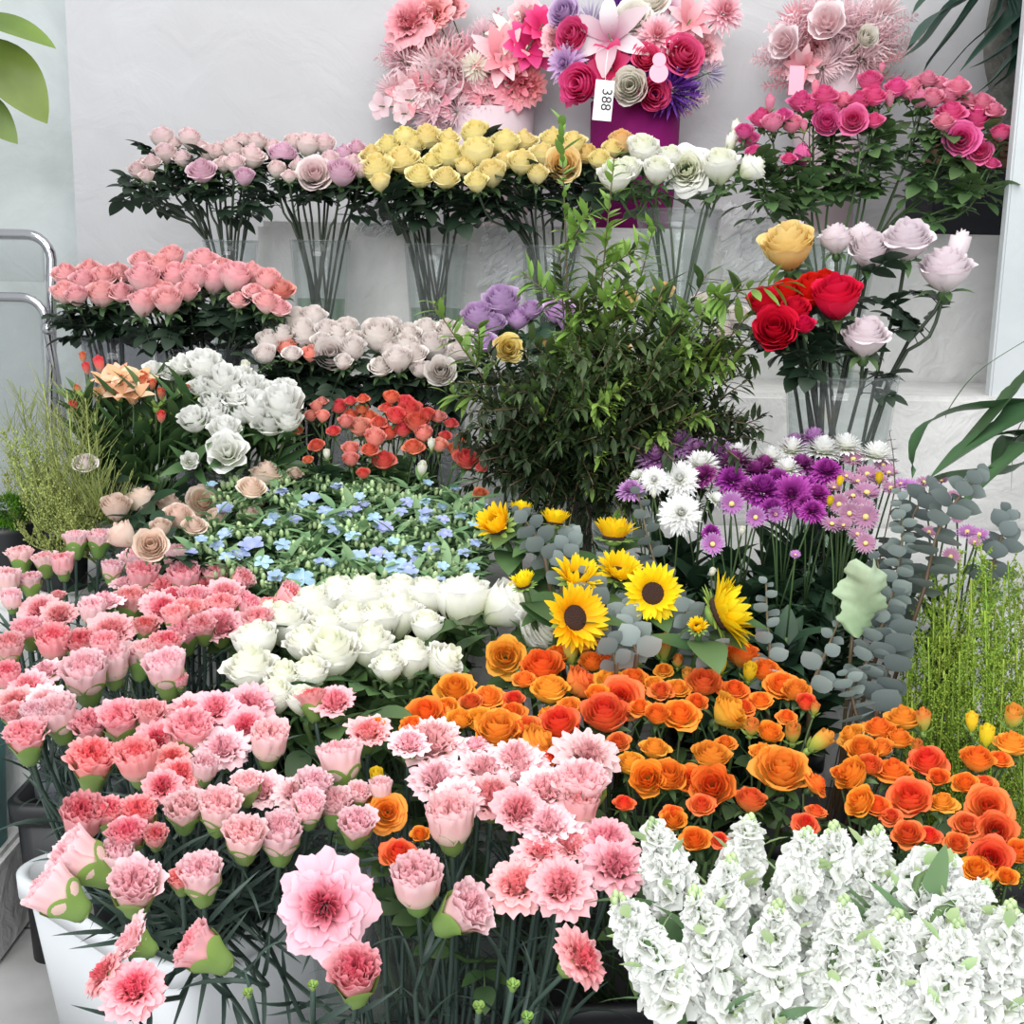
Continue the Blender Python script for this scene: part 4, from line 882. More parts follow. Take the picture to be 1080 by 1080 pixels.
for i, (tp, bt, wd, lab) in enumerate(ST):
    Yn = atZ(*tp, .56).y
    A = atY(*tp, Yn); B = atY(*bt, Yn - .04)
    pot = potY1 if tp[0] < 860 else potY2
    foot = pot.c + Vector((r.uniform(-.05, .05), r.uniform(-.04, .04), .012)); rim = Vector((foot.x * .6 + B.x * .4, foot.y * .6 + B.y * .4, pot.rz + .03))
    pts = catmull([foot, rim, B, A], 14)
    t = thing('stock_flower', lab, 'flower', foot, 'white stock at the near corner')
    mb = MB(); mb.tube([p - foot for p in pts], .004, 6); obj('stem', mb.mesh('stock_stem', M['greenleaf']), t)
    L = (A - B).length; axd = (A - B) / L; n = 30; R0 = wd * 1.2 / FOC * depth(B) * .5
    o1 = axd.orthogonal().normalized(); o2 = axd.cross(o1)
    for k in range(n):
        q = k / (n - 1); a = k * 2.39996 + i; p = B.lerp(A, q * .97)
        d = o1 * math.cos(a) + o2 * math.sin(a)
        Rk = R0 * (1 - .55 * q ** 2.2); out = (d + axd * (.25 + .7 * q * q)).normalized()
        s = (.040 - .016 * q ** 3) * r.uniform(.8, 1.2)
        obj('blossom', pick('stock', r), t, p + d * (Rk - s * .5) * r.uniform(.65, 1.15) - foot, zrot(out + Vector((r.uniform(-.4, .4), r.uniform(-.4, .4), r.uniform(-.3, .4))), r.uniform(0, 6)), s)
    mb = MB()
    for k in range(7):
        p = B.lerp(A, k / 7); a = k * 2.39996 + i + 1.2; d = o1 * math.cos(a) + o2 * math.sin(a)
        mb.leaf(p - foot + d * R0 * .45, d + axd * .8, axd, R0 * .75, .010, .3, .2, 3)
    obj('calyxes', mb.mesh('stock_calyxes', M['tweedbud']), t)
    mb = MB()
    for k in range(9):
        a = k * 2.4; mb.ball(A - foot + (o1 * math.cos(a) + o2 * math.sin(a)) * .006 * (1 - k / 12) + axd * (.0 + .0012 * k), .003, 6, 4, sq=(1, 1, 1.4))
    obj('tip_buds', mb.mesh('stock_tip_buds', M['tweedbud']), t)
    for k in range(5):
        q = pts[5 + k]; a = r.uniform(0, 6.28); d = o1 * math.cos(a) + o2 * math.sin(a); mb = MB()
        mb.leaf((0, 0, 0), d + axd * .9, axd - d * .3, .085, .02, .7, .15, 6, 2, .7); obj('leaf', mb.mesh('stock_leaf', M['tweedleaf']), t, q - foot)

# ------------------------------------------------------------------ blue tweedia
r = random.Random(31)
BL = parse('240,546,17;225,520,12;275,523,16;330,536,19;345,546,14;357,522,12;355,566,13;373,573,14;380,596,17;268,585,24;255,592,17;293,617,17;320,618,24;405,566,19;450,550,15;455,586,15;400,590,16;420,606,22;432,616,20;340,602,14;215,578,13;205,592,12;385,541,12;430,537,13;350,630,12;300,582,15;285,560,12;470,570,13;490,590,12;312,555,13;415,580,13;365,548,13;280,600,15;440,598,12;500,560,10;396,553,12;240,570,13')
poly = [(198, 585), (230, 520), (262, 508), (330, 508), (390, 502), (440, 515), (505, 528), (515, 575), (500, 615), (430, 635), (350, 640), (290, 625), (230, 605)]
def inside(x, y, pg):
    c = False; j = len(pg) - 1
    for i in range(len(pg)):
        if (pg[i][1] > y) != (pg[j][1] > y) and x < (pg[j][0] - pg[i][0]) * (y - pg[i][1]) / (pg[j][1] - pg[i][1]) + pg[i][0]: c = not c
        j = i
    return c
def TP(x, y): return atZ(x, y, .70 - .11 * (y - 505) / 130)
tips = []
while len(tips) < 82:
    x, y = r.uniform(195, 518), r.uniform(500, 642)
    if inside(x, y, poly) and all((x - a) ** 2 + ((y - b2) * 1.4) ** 2 > 240 for a, b2 in tips): tips.append((x, y))
TB = []
for v in range(4):
    mb = MB(); g = random.Random(v)
    for k in range(10):
        a = k * 2.4; q = .020 * math.sqrt(k / 10); d = Vector((math.cos(a), math.sin(a), 0))
        mb.ball(d * q + Vector((0, 0, .012 - q * .5 + g.uniform(-.004, .004))), .0036 * g.uniform(.8, 1.2), 6, 4, sq=(1, 1, 1.7))
    TB.append(mb.mesh('tweedia_buds', M['tweedbud']))
TL = []
for v in range(4):
    mb = MB(); g = random.Random(v + 9)
    for k in range(26):
        a = k * 2.4; d = Vector((math.cos(a), math.sin(a), g.uniform(-.1, 1.3)))
        mb.leaf((0, 0, -.004 * k + .014), d, (0, 0, 1), g.uniform(.022, .05), g.uniform(.009, .015), g.uniform(.2, .9), .25, 4)
    TL.append(mb.mesh('tweedia_leaves', M['tweedleaf']))
used = set()
for i, (x, y) in enumerate(tips):
    P = TP(x, y); ax = axis_for('u', P, potQ, r); pts = potQ.path(P, ax, .09, r); base = pts[0]
    t = thing('tweedia', '', 'flower', base, 'tweedia behind the white roses')
    mb = MB(); mb.tube([p - base for p in pts], .0018, 4); obj('stem', mb.mesh('tweedia_stem', M['tweedleaf']), t)
    rot = zrot(ax, r.uniform(0, 6))
    obj('bud_cluster', TB[i % 4], t, P - base, rot, r.uniform(.8, 1.15)); obj('foliage', TL[i % 4], t, P - base, rot, r.uniform(.9, 1.2))
    obj('foliage', TL[(i + 1) % 4], t, pts[8] - base, rot, 1.25)
    nb = 0
    for j, (bx, by, bw, _) in enumerate(BL):
        if j not in used and (bx - x) ** 2 + (by - y) ** 2 < 900 and nb < 2:
            used.add(j); nb += 1; Q = TP(bx, by) + Vector((0, -.012, .012)); a2 = axis_for('h', Q, potQ, r); s = bw * 1.35 / FOC * depth(Q)
            obj('blossom', pick('blue', r), t, Q - base, zrot(a2, r.uniform(0, 6)), s)
    if nb == 0 and r.random() < .5:
        Q = P + ax * .012 + Vector((.01, -.015, 0)); nb = 1; obj('blossom', pick('blue', r), t, Q - base, zrot(axis_for('h', Q, potQ, r), 1), .022)
    reg(t, x, y, 'tweedia sprig with blue stars' if nb else 'tweedia sprig in green bud', 'tweedia behind the white roses')

# ------------------------------------------------------------------ eucalyptus
def euca(pxs, Yt, Yb, n, lw, lab, pot, mat='eucalyptus', seed=0, round_=1.0):
    r = random.Random(seed); m = len(pxs)
    P = [atY(x, y, Yb + (Yt - Yb) * (1 - i / (m - 1))) for i, (x, y) in enumerate(pxs)]      # tip first
    P = P[::-1]; foot = pot.c + Vector((r.uniform(-.05, .05), r.uniform(-.04, .04), .012))
    lo = catmull(P, 24); full = catmull([foot, foot.lerp(P[0], .6)] + P[:1], 6)[:-1] + lo
    t = thing('eucalyptus_branch', lab, 'foliage', foot, 'round-leaved eucalyptus branches')
    mb = MB(); mb.tube([p - foot for p in full], [(.0032 - .0020 * i / len(full)) * (.35 if lw < .02 else 1) for i in range(len(full))], 5); obj('stem', mb.mesh('eucalyptus_stem', M['woody']), t)
    mb = MB()
    for k in range(n):
        q = k / max(1, n - 1); f = q * 23.9; j = int(f); p = lo[j].lerp(lo[min(24, j + 1)], f - j); d = (lo[min(24, j + 1)] - lo[max(0, j - 1)]).normalized()
        o1 = d.orthogonal().normalized(); o1 = Quaternion(d, k * PI / 2 + r.uniform(-.3, .3)) @ o1
        s = lw * (1 - .55 * q ** 2) * r.uniform(.85, 1.1)
        for sg in (-1, 1): mb.leaf(p - foot, o1 * sg + d * r.uniform(.1, .5), d - o1 * sg * .3, s, s * .95 * round_, r.uniform(.1, .5), .08, 5, 4, .9)
    obj('foliage', mb.mesh('eucalyptus_leaves', M[mat]), t)
    return t
euca([(673, 520), (684, 570), (700, 620), (722, 665), (735, 690)], 1.72, 1.45, 16, .034, 'long grey eucalyptus branch hanging from the mums to the orange roses', potR, 'eucadark', 1)
euca([(545, 540), (562, 560), (575, 590)], 1.70, 1.60, 8, .03, 'grey eucalyptus sprig between two sunflowers by the tweedia', potR, 'eucadark', 2)
euca([(607, 560), (598, 575), (592, 605)], 1.72, 1.58, 8, .03, 'grey eucalyptus sprig between the middle sunflowers', potR, 'eucadark', 3)
euca([(636, 590), (622, 620), (628, 660)], 1.6, 1.45, 10, .032, 'grey eucalyptus sprig crossing the centre sunflower', potR, 'eucadark', 4)
euca([(650, 630), (660, 655), (672, 690)], 1.55, 1.40, 10, .032, 'grey eucalyptus sprig just behind the orange rose buds', potR, 'eucalyptus', 5)
euca([(712, 640), (728, 650), (752, 690)], 1.52, 1.40, 9, .03, 'grey eucalyptus sprig in front of the sideways sunflower', potR, 'eucadark', 6)
euca([(640, 648), (640, 668), (650, 700)], 1.5, 1.38, 8, .026, 'small-leaved grey eucalyptus beside the white open rose', potR, 'eucadark', 15)
euca([(948, 520), (952, 560), (945, 610), (930, 660), (905, 720)], 1.66, 1.45, 24, .032, 'tallest eucalyptus branch, with stacked round pale leaves', potT, 'eucalyptus', 7)
euca([(925, 590), (935, 640), (938, 690), (925, 750)], 1.6, 1.42, 18, .04, 'broad-leaved eucalyptus branch behind the tallest one', potT, 'eucadark', 8)
euca([(893, 712), (897, 730), (905, 760)], 1.42, 1.38, 6, .032, 'small pale rosette of eucalyptus near the orange roses', potT, 'eucalyptus', 9)
euca([(808, 615), (809, 650), (812, 690), (806, 720)], 1.55, 1.42, 8, .028, 'upright eucalyptus stem with flat paired leaves below the mums', potT, 'eucalyptus', 10)
euca([(885, 655), (870, 690), (855, 725)], 1.52, 1.40, 5, .030, 'bare-stemmed eucalyptus with sparse leaves beside the pale rosette', potT, 'eucalyptus', 11)
euca([(1035, 500), (1015, 520), (990, 560), (975, 620)], 1.66, 1.55, 12, .042, 'eucalyptus branch with large leaves below the strappy plant', potT, 'eucadark', 12)
euca([(985, 515), (965, 540), (950, 600), (940, 640)], 1.72, 1.6, 12, .052, 'large-leaved dark eucalyptus behind the pink mums', potT, 'eucadark', 13)
euca([(1065, 540), (1055, 570), (1040, 620)], 1.75, 1.65, 8, .04, 'eucalyptus sprig at the edge under the strappy leaves', potT, 'eucadark', 14)
euca([(938, 455), (942, 480), (944, 515)], 1.7, 1.68, 6, .014, 'tiny thin sprig standing above the mums', potT, 'eucalyptus', 16)
# the single large jagged leaf
P = atY(900, 660, 1.5); foot = potT.c + Vector((.02, -.05, .02))
t = thing('ornamental_cabbage_leaf', 'single large pale green jagged leaf among the eucalyptus', 'leaf', foot)
mb = MB(); mb.tube([q - foot for q in catmull([foot, foot.lerp(P, .6), P], 8)], .0025, 6); obj('stem', mb.mesh('leaf_stem', M['woody']), t)
mb = MB()
def big(u, v):
    s = u * 2 - 1; wd = .028 * (math.sin(PI * min(1, .12 + v * .80)) ** .6) * (1 + .20 * math.sin(v * 17 + 1.3 * s) + .10 * math.sin(v * 41)); 
    return P - foot + Vector((s * wd + .006 * v, -.012 - .015 * (1 - s * s) + .010 * math.sin(5 * v + 2 * s), -.008 + .092 * v + .006 * abs(s)))
mb.grid(big, 8, 24, uvfn=lambda u, v: (.5, v)); obj('blade', mb.mesh('jagged_leaf', M['jagged']), t)

# ------------------------------------------------------------------ the leafy green bush
r = random.Random(77)
def branch(name, tip, mid, Yt, pot, n, leafL, leafW, mat, spread_, lab=None, x=0, y=0, bunch='', seedn=0, stem='woody', rad=.0022, start=.25, twigs=5):
    g = random.Random(seedn); T = atY(*tip, Yt); Mp = atY(*mid, (Yt + pot.c.y) / 2)
    foot = pot.c + Vector((g.uniform(-.03, .03), g.uniform(-.03, .03), .012)); rim = Vector((pot.c.x, pot.c.y, pot.rz)) + Vector((Mp.x - pot.c.x, Mp.y - pot.c.y, 0)) * .25
    pts = catmull([foot, rim, Mp, T], 18)
    t = thing(name, lab or '', 'foliage', foot, bunch)
    mb = MB(); mb.tube([p - foot for p in pts], [rad * (1 - .6 * k / 18) for k in range(19)], 5); ml = MB(); per = n // (twigs + 2)
    def dress(line, cnt, a, b):
        for k in range(cnt):
            f = (a + (b - a) * k / max(1, cnt - 1)) * (len(line) - 1.01); j = int(f); p = line[j].lerp(line[j + 1], f - j); d = (line[j + 1] - line[j]).normalized()
            o = Quaternion(d, g.uniform(0, 6.28)) @ d.orthogonal().normalized()
            L = leafL * g.uniform(.65, 1.2)
            ml.leaf(p - foot, o + d * g.uniform(.3, 1.1), Vector((0, 0, 1)) + o * .2, L, leafW * L / leafL, g.uniform(-.1, .8), .2, 4, 2, .8)
    dress(pts, per * 2, start + .1, 1)
    for k in range(twigs):
        f = start + (.92 - start) * k / twigs; p = pts[int(f * 18)]; d = (pts[int(f * 18) + 1] - p).normalized()
        o = Quaternion(d, k * 2.2 + g.uniform(-.5, .5)) @ d.orthogonal().normalized(); L = spread_ * g.uniform(.6, 1.1) * (1 - .4 * f)
        tw = catmull([p, p + (o * .7 + d * .5) * L * .5, p + (o * .9 + d * .9 + Vector((0, 0, -.2))) * L], 6)
        mb.tube([q - foot for q in tw], rad * .5, 4); dress(tw, per, .2, 1)
    obj('stem', mb.mesh('branch_stem', M[stem]), t); obj('foliage', ml.mesh('branch_leaves', M[mat]), t)
    if not lab: reg(t, x, y, {'bushdark': 'dark green leafy branch', 'bushmid': 'mid green leafy branch', 'bushlight': 'light green leafy branch'}[mat], bunch)
    return t
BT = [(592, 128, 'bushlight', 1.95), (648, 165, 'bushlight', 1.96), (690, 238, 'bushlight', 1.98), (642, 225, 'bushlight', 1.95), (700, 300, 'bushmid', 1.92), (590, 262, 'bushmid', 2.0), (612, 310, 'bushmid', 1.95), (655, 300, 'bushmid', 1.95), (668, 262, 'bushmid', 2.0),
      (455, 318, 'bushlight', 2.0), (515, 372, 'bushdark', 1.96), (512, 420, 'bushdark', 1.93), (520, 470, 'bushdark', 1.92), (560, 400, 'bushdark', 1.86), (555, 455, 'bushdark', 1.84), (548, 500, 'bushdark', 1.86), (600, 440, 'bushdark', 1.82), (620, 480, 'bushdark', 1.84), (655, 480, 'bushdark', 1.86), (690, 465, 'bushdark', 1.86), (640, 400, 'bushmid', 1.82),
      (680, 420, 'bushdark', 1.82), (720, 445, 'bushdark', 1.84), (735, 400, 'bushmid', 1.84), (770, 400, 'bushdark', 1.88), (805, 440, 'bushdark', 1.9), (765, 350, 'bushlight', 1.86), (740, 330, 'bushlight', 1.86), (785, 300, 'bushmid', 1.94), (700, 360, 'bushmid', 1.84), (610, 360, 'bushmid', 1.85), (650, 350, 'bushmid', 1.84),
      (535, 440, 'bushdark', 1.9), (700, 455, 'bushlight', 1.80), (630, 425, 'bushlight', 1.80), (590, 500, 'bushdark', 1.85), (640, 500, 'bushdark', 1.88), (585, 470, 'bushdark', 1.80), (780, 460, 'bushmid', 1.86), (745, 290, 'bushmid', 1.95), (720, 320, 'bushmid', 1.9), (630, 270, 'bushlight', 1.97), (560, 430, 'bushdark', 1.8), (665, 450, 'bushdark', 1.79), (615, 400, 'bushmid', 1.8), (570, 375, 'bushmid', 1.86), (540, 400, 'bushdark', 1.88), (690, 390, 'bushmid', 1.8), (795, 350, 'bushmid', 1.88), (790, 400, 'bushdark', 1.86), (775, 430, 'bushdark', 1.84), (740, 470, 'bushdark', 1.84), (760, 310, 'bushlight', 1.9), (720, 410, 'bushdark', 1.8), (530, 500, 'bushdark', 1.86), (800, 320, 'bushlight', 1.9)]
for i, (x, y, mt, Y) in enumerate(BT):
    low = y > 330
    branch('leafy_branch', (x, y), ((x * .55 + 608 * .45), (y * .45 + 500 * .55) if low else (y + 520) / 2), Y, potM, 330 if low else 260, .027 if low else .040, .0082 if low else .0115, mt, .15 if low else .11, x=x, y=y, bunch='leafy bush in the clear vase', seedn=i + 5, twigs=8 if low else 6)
branch('leafy_branch', (826, 298), (720, 335), 1.84, potM, 150, .040, .012, 'bushlight', .07, 'pale green feathery branch reaching out over the red roses', bunch='leafy bush in the clear vase', seedn=91)

# ------------------------------------------------------------------ feathery yellow-green sprays, fluffy grass
def filler(tip, base, Yt, pot, lab, i, mat='filler', n=70, spread_=.05, dots=True, name='solidago_spray', cat='foliage', bunch='feathery sprays at the edge'):
    g = random.Random(i * 3 + 1); T = atY(*tip, Yt); B = atY(*base, Yt - .06)
    foot = pot.c + Vector((g.uniform(-.06, .06), g.uniform(-.06, .06), .012)); pts = catmull([foot, foot.lerp(B, .6), B, T], 18)
    t = thing(name, lab, cat, foot, bunch)
    mb = MB(); mb.tube([p - foot for p in pts], .0013, 4); ml = MB()
    for k in range(n):
        f = 5 + 12.9 * k / n; j = int(f); p = pts[j].lerp(pts[j + 1], f - j); a = g.uniform(0, 6.28); d = Vector((math.cos(a) * .7, math.sin(a) * .7, g.uniform(.3, 1.2))).normalized(); L = spread_ * g.uniform(.3, 1) * (1.15 - k / n * .6)
        mb.tube([p - foot, p + d * L * .5 - foot, p + d * L + Vector((0, 0, L * .25)) - foot], .0005, 3, cap=False)
        if dots:
            for q in (.25, .45, .65, .85, 1):
                c = p + d * L * q + Vector((g.uniform(-.003, .003), g.uniform(-.003, .003), g.uniform(-.002, .004))) - foot
                ml.ball(c, .0017 * g.uniform(.7, 1.4), 4, 2)
                if g.random() < .35: ml.leaf(c, d + Vector((0, 0, .5)), (0, 0, 1), .010, .003, .2, .1, 2)
    obj('stem', mb.mesh('spray_stem', M[mat]), t)
    if dots: obj('florets', ml.mesh('spray_florets', M[mat]), t)
    return t
r = random.Random(8)
for i in range(48):
    x = 958 + (i % 12) * 11.5 + r.uniform(-5, 5); yt = 572 + abs(1040 - x) * .75 + r.uniform(-14, 34) + (i // 12) * 34; Y = 1.62 - .055 * (i // 12)
    t = filler((x, yt), (x + r.uniform(-8, 8), yt + 150), Y, potZ, '', i, spread_=.045)
    reg(t, x, yt, 'feathery yellow-green spray', 'feathery bunch at the edge')
for i, (x, y) in enumerate([(20, 425), (45, 415), (70, 420), (90, 430), (30, 440), (60, 440), (85, 450), (10, 450), (48, 455), (72, 462), (100, 445)]):
    t = filler((x, y - 10), (x * .8 + 28, y + 90), 1.93, potS, '', 70 + i, 'fluff', 120, .075, False, 'fountain_grass', 'grass', 'fluffy grass beside the chair'); reg(t, x, y, 'fluffy green grass plume', 'fluffy grass beside the chair')
for i, (x, y) in enumerate([(5, 455), (25, 460), (45, 470), (15, 480), (38, 488), (60, 480), (5, 500), (52, 497), (28, 505)]):
    t = filler((x, y), (x * .8 + 25, y + 70), 1.90, potS, '', 90 + i, 'fluff', 60, .05, True, 'green_umbel', 'flower', 'tiny green umbels below the grass'); reg(t, x, y, 'tiny pale green umbel', 'umbels below the fluffy grass')
P = atY(90, 490, 1.88); ax = Vector((.1, -.5, .8)).normalized()
single('rose', 'rose', headpoint(P, ax, .042), ax, .042, 'greyrose', potS, r, label='single drooping dried pale rose in front of the fluffy grass', group='dried blooms', nleaf=2, leaf='darkleaf', lo=.5)
lathe_vessel('plant_pot', 'pot', 'dark pot holding the round green moss-like ball', atY(8, 590, 1.90).x, 1.905, T3, .105, .066, .055, 'blackplastic', None, 'pots', 1, soil=True)
lathe_vessel('plant_pot', 'pot', 'small dark pot below the green umbels, next to the moss-like ball', atY(68, 590, 1.9).x, 1.89, T3, .10, .042, .036, 'blackplastic', None, 'pots', 1, soil=True)
c = atY(10, 540, 1.86); base = Vector((c.x, 1.905, T3 + .08)); t = thing('green_ball_dianthus', 'round bright green moss-like flower ball above the dark pot', 'flower', base)
mb = MB(); mb.tube([Vector((0, 0, 0)), c - base], .004, 6); obj('stem', mb.mesh('ball_stem', M['greenleaf']), t)
mb = MB()
for k in range(900):
    tt = math.acos(1 - 2 * (k + .5) / 900); a = k * 2.39996; d = Vector((math.sin(tt) * math.cos(a), math.sin(tt) * math.sin(a), math.cos(tt)))
    mb.leaf(c - base + d * .018, d + Vector((r.uniform(-.3, .3), r.uniform(-.3, .3), r.uniform(-.3, .3))), d.orthogonal(), .016, .003, .4, .1, 2)
obj('bloom', mb.mesh('moss_ball', M['moss']), t)
struct('trim_4', bevel_box('side_plinth', (-1.25, 1.66, 0), (-.755, 1.82, .16), M['step'], .008))

# ------------------------------------------------------------------ artificial flower arrangements on the top step
def arrangement(name, lab, potname, potmat, x0, x1, ytop, Y, items, seed, extra=None, inset=0):
    g = random.Random(seed); a, b2 = atY(x0, ytop, Y), atY(x1, ytop, Y); cx = (a.x + b2.x) / 2; w2 = (b2.x - a.x) / 2; h = a.z - T1
    base = Vector((cx, Y, T1)); t = thing(name, lab, 'flower arrangement', base, 'artificial flower arrangements')
    mb = MB(); mb.lathe([(0.001, 0), (w2 * .9, 0), (w2, h * .5), (w2 * 1.02, h), (w2 * .96, h), (w2 * .9, h * .8), (0.001, h * .78)], 36); obj('pot', mb.mesh(potname, M[potmat]), t)
    core = Vector((cx, Y, T1 + h))
    for x, y, wd, key, nm, dz in items:
        P = atY(x, y, Y - .07 + dz); s = wd * 1.3 / FOC * depth(P); d = (P - core); d.y *= .6; ax = (d.normalized() * .5 + (CAM - P).normalized() * .75).normalized() if 'fern' not in key else d.normalized()
        if 'fern' in key: P = core + (P - core) * .35; s = (atY(x, y, Y) - P).length
        mb = MB(); mb.tube([core - base + Vector((0, 0, -.03)), core.lerp(P, .6) - base, P - ax * s * .1 - base], .002, 4)
        f = obj(nm, pick(key, g), t, (P - (ax * s * .3 if 'fern' not in key else Vector())) - base, zrot(ax, g.uniform(0, 6)), s)
        st = mb.mesh('wire', M['stem']); w_ = obj('stem', st, t)
    return t, base
A1 = [(430, 20, 46, 'hydra', 'hydrangea', 0), (455, 12, 40, 'hydra', 'hydrangea', 0), (440, 40, 36, 'hydra', 'hydrangea', .02), (472, 5, 34, 'hydra', 'hydrangea', .03), (420, 62, 46, 'blushfluff', 'feathery_bloom', 0), (452, 66, 54, 'blushfluff', 'feathery_bloom', -.02), (430, 85, 44, 'pinkfluff', 'feathery_bloom', 0),
      (487, 50, 48, 'pinkfluff', 'feathery_bloom', .03), (500, 65, 30, 'dahlia_cream', 'ball_bloom', -.04), (530, 55, 54, 'artlily', 'star_lily', -.03), (540, 30, 40, 'artpeach', 'star_lily', 0), (562, 42, 50, 'artmagstar', 'magenta_bloom', -.03), (575, 22, 40, 'artmagstar', 'magenta_bloom', -.03), (545, 82, 48, 'pinkfan', 'fan_bloom', -.02), (525, 95, 36, 'pinkfan', 'fan_bloom', 0),
      (430, 98, 46, 'artlily', 'star_lily', -.02), (455, 102, 46, 'artlily', 'star_lily', -.03), (480, 98, 40, 'blushfluff', 'feathery_bloom', -.01), (500, 92, 40, 'artlily', 'star_lily', -.02), (398, 112, 24, 'orchid', 'orchid', -.02), (425, 105, 34, 'orchid', 'orchid', -.03), (422, 120, 20, 'orchid', 'orchid', -.03), (510, 30, 34, 'blushfluff', 'feathery_bloom', .04),
      (470, 85, 40, 'blushmag', 'magnolia', 0), (465, 40, 40, 'blushfluff', 'feathery_bloom', .03), (410, 80, 40, 'fern_blush', 'feathery_sprig', 0), (400, 60, 40, 'fern_blush', 'feathery_sprig', 0), (500, 120, 40, 'fern_pink', 'feathery_sprig', -.05), (440, 130, 40, 'fern_blush', 'feathery_sprig', -.05), (525, 10, 40, 'fern_pink', 'feathery_sprig', .04), (560, 70, 40, 'fern_pink', 'feathery_sprig', 0), (445, 88, 50, 'blushfluff', 'feathery_bloom', -.03), (470, 62, 46, 'pinkfluff', 'feathery_bloom', -.02), (512, 104, 44, 'pinkfluff', 'feathery_bloom', -.03), (478, 118, 40, 'blushfluff', 'feathery_bloom', -.03), (450, 122, 44, 'blushfluff', 'feathery_bloom', -.03), (560, 88, 34, 'pinkfan', 'fan_bloom', -.01), (520, 78, 36, 'artpink', 'hydrangea', -.01), (408, 95, 34, 'blushfluff', 'feathery_bloom', 0), (415, 50, 34, 'pinkfluff', 'feathery_bloom', .02), (560, 20, 44, 'artpink', 'hydrangea', .03), (535, 45, 40, 'pinkfluff', 'feathery_bloom', .01)]
mk('artpink', 'hydrangea_bloom', [carn_mb(77, .8, 5, 5, 8, 4)], M['artpink']); mk('artpeach', 'peach_lily', [star_mb(6, .55, .24, .6, -.6, 6, .45, 1)], M['artcream'])
mk('dahlia_cream', 'cream_ball_bloom', [pom_mb(9, 110, .08)], M['artcream']); mk('pinkfan', 'pleated_fan_bloom', [carn_mb(81, .9, 4, 6, 16, 4)], M['artcoral']); mk('hydra', 'hydrangea_bloom', [carn_mb(77, .8, 5, 5, 12, 4), carn_mb(78, .7, 5, 5, 12, 4)], M['arthydrangea']); mk('orchid', 'orchid_bloom', [star_mb(5, .5, .42, .3, -.2, 8, .6)], M['blush'])
arrangement('artificial_bouquet', 'pale pink artificial bouquet in a pinkish pot, behind the yellow roses', 'pinkish_pot', 'pinkpot', 468, 562, 116, 2.98, A1, 1)
A2 = [(640, 32, 62, 'lily', 'lily', -.06), (694, 34, 42, 'dahlia_pink', 'dahlia', -.05), (766, 10, 40, 'dahlia_pink', 'dahlia', -.02), (730, 18, 40, 'artlily', 'star_lily', -.03), (594, 66, 38, 'dahlia_lilac', 'dahlia', -.05), (620, 18, 42, 'greyfluff', 'globe_thistle', 0), (596, 15, 28, 'lilac', 'lilac_bloom', 0), (668, 20, 32, 'artcream', 'cream_rose', 0), (685, 0, 34, 'artcream', 'cream_rose', .02),
      (665, 92, 30, 'artcream', 'cream_rose', -.06), (640, 66, 46, 'artmagstar', 'magenta_lily', -.05), (662, 55, 32, 'dahlia_purple', 'dahlia', -.02), (681, 63, 24, 'artmagenta', 'magenta_rose', -.05), (719, 60, 36, 'artmagenta', 'magenta_rose', -.04), (688, 100, 28, 'artmagenta', 'magenta_rose', -.05), (615, 90, 32, 'artmagenta', 'magenta_rose', -.05), (713, 94, 54, 'purplefluff', 'purple_bloom', -.07), (700, 88, 36, 'purplefluff', 'purple_bloom', -.05),
      (730, 100, 32, 'purplefluff', 'purple_bloom', -.02), (752, 75, 36, 'greyfluff', 'globe_thistle', -.03), (745, 50, 34, 'artpink', 'hydrangea', 0), (742, 102, 26, 'fern_blush', 'feathery_sprig', -.05), (606, 40, 28, 'artmagenta', 'magenta_rose', -.02), (600, 100, 22, 'artmagstar', 'magenta_bloom', -.02), (650, 5, 30, 'dahlia_purple', 'dahlia', .02), (710, 5, 34, 'lily', 'lily', .02), (630, 85, 30, 'artmagstar', 'magenta_bloom', -.02), (700, 62, 30, 'purplefluff', 'purple_bloom', .02), (585, 40, 34, 'artpink', 'hydrangea', 0), (640, 105, 30, 'purplefluff', 'purple_bloom', 0), (675, 75, 40, 'purplefluff', 'purple_bloom', 0), (735, 40, 28, 'artpink', 'hydrangea', .02), (610, 60, 36, 'purplefluff', 'purple_bloom', .03), (728, 118, 30, 'fern_pink', 'feathery_sprig', 0)]
t2, b2 = arrangement('artificial_bouquet', 'magenta and purple artificial bouquet with a striped lily, in a magenta pot', 'magenta_pot', 'magentapot', 624, 717, 108, 2.90, A2, 2)
P = atY(695, 70, 2.72); mb = MB()
for cz, rr in ((-.026, .042), (.026, .030)):
    n = 24; k0 = len(mb.v)
    for s in (-.001, .001):
        for i in range(n): mb.v.append(Vector((rr * .95 * math.cos(2 * PI * i / n), s - (.0 if cz < 0 else .0015), cz + rr * .95 * math.sin(2 * PI * i / n)))); mb.uv.append((.5, .5))
    mb.f.append(tuple(range(k0, k0 + n))); mb.f.append(tuple(range(k0 + 2 * n - 1, k0 + n - 1, -1))); mb.mi += [0, 0]
    for i in range(n): mb.f.append((k0 + (i + 1) % n, k0 + i, k0 + n + i, k0 + n + (i + 1) % n)); mb.mi.append(0)
o = obj('paper_tag', mb.mesh('pink_paper_tag', M['pinktag'], False), t2, P - b2, None, .5); o['label'] = 'pink gourd-shaped paper tag'
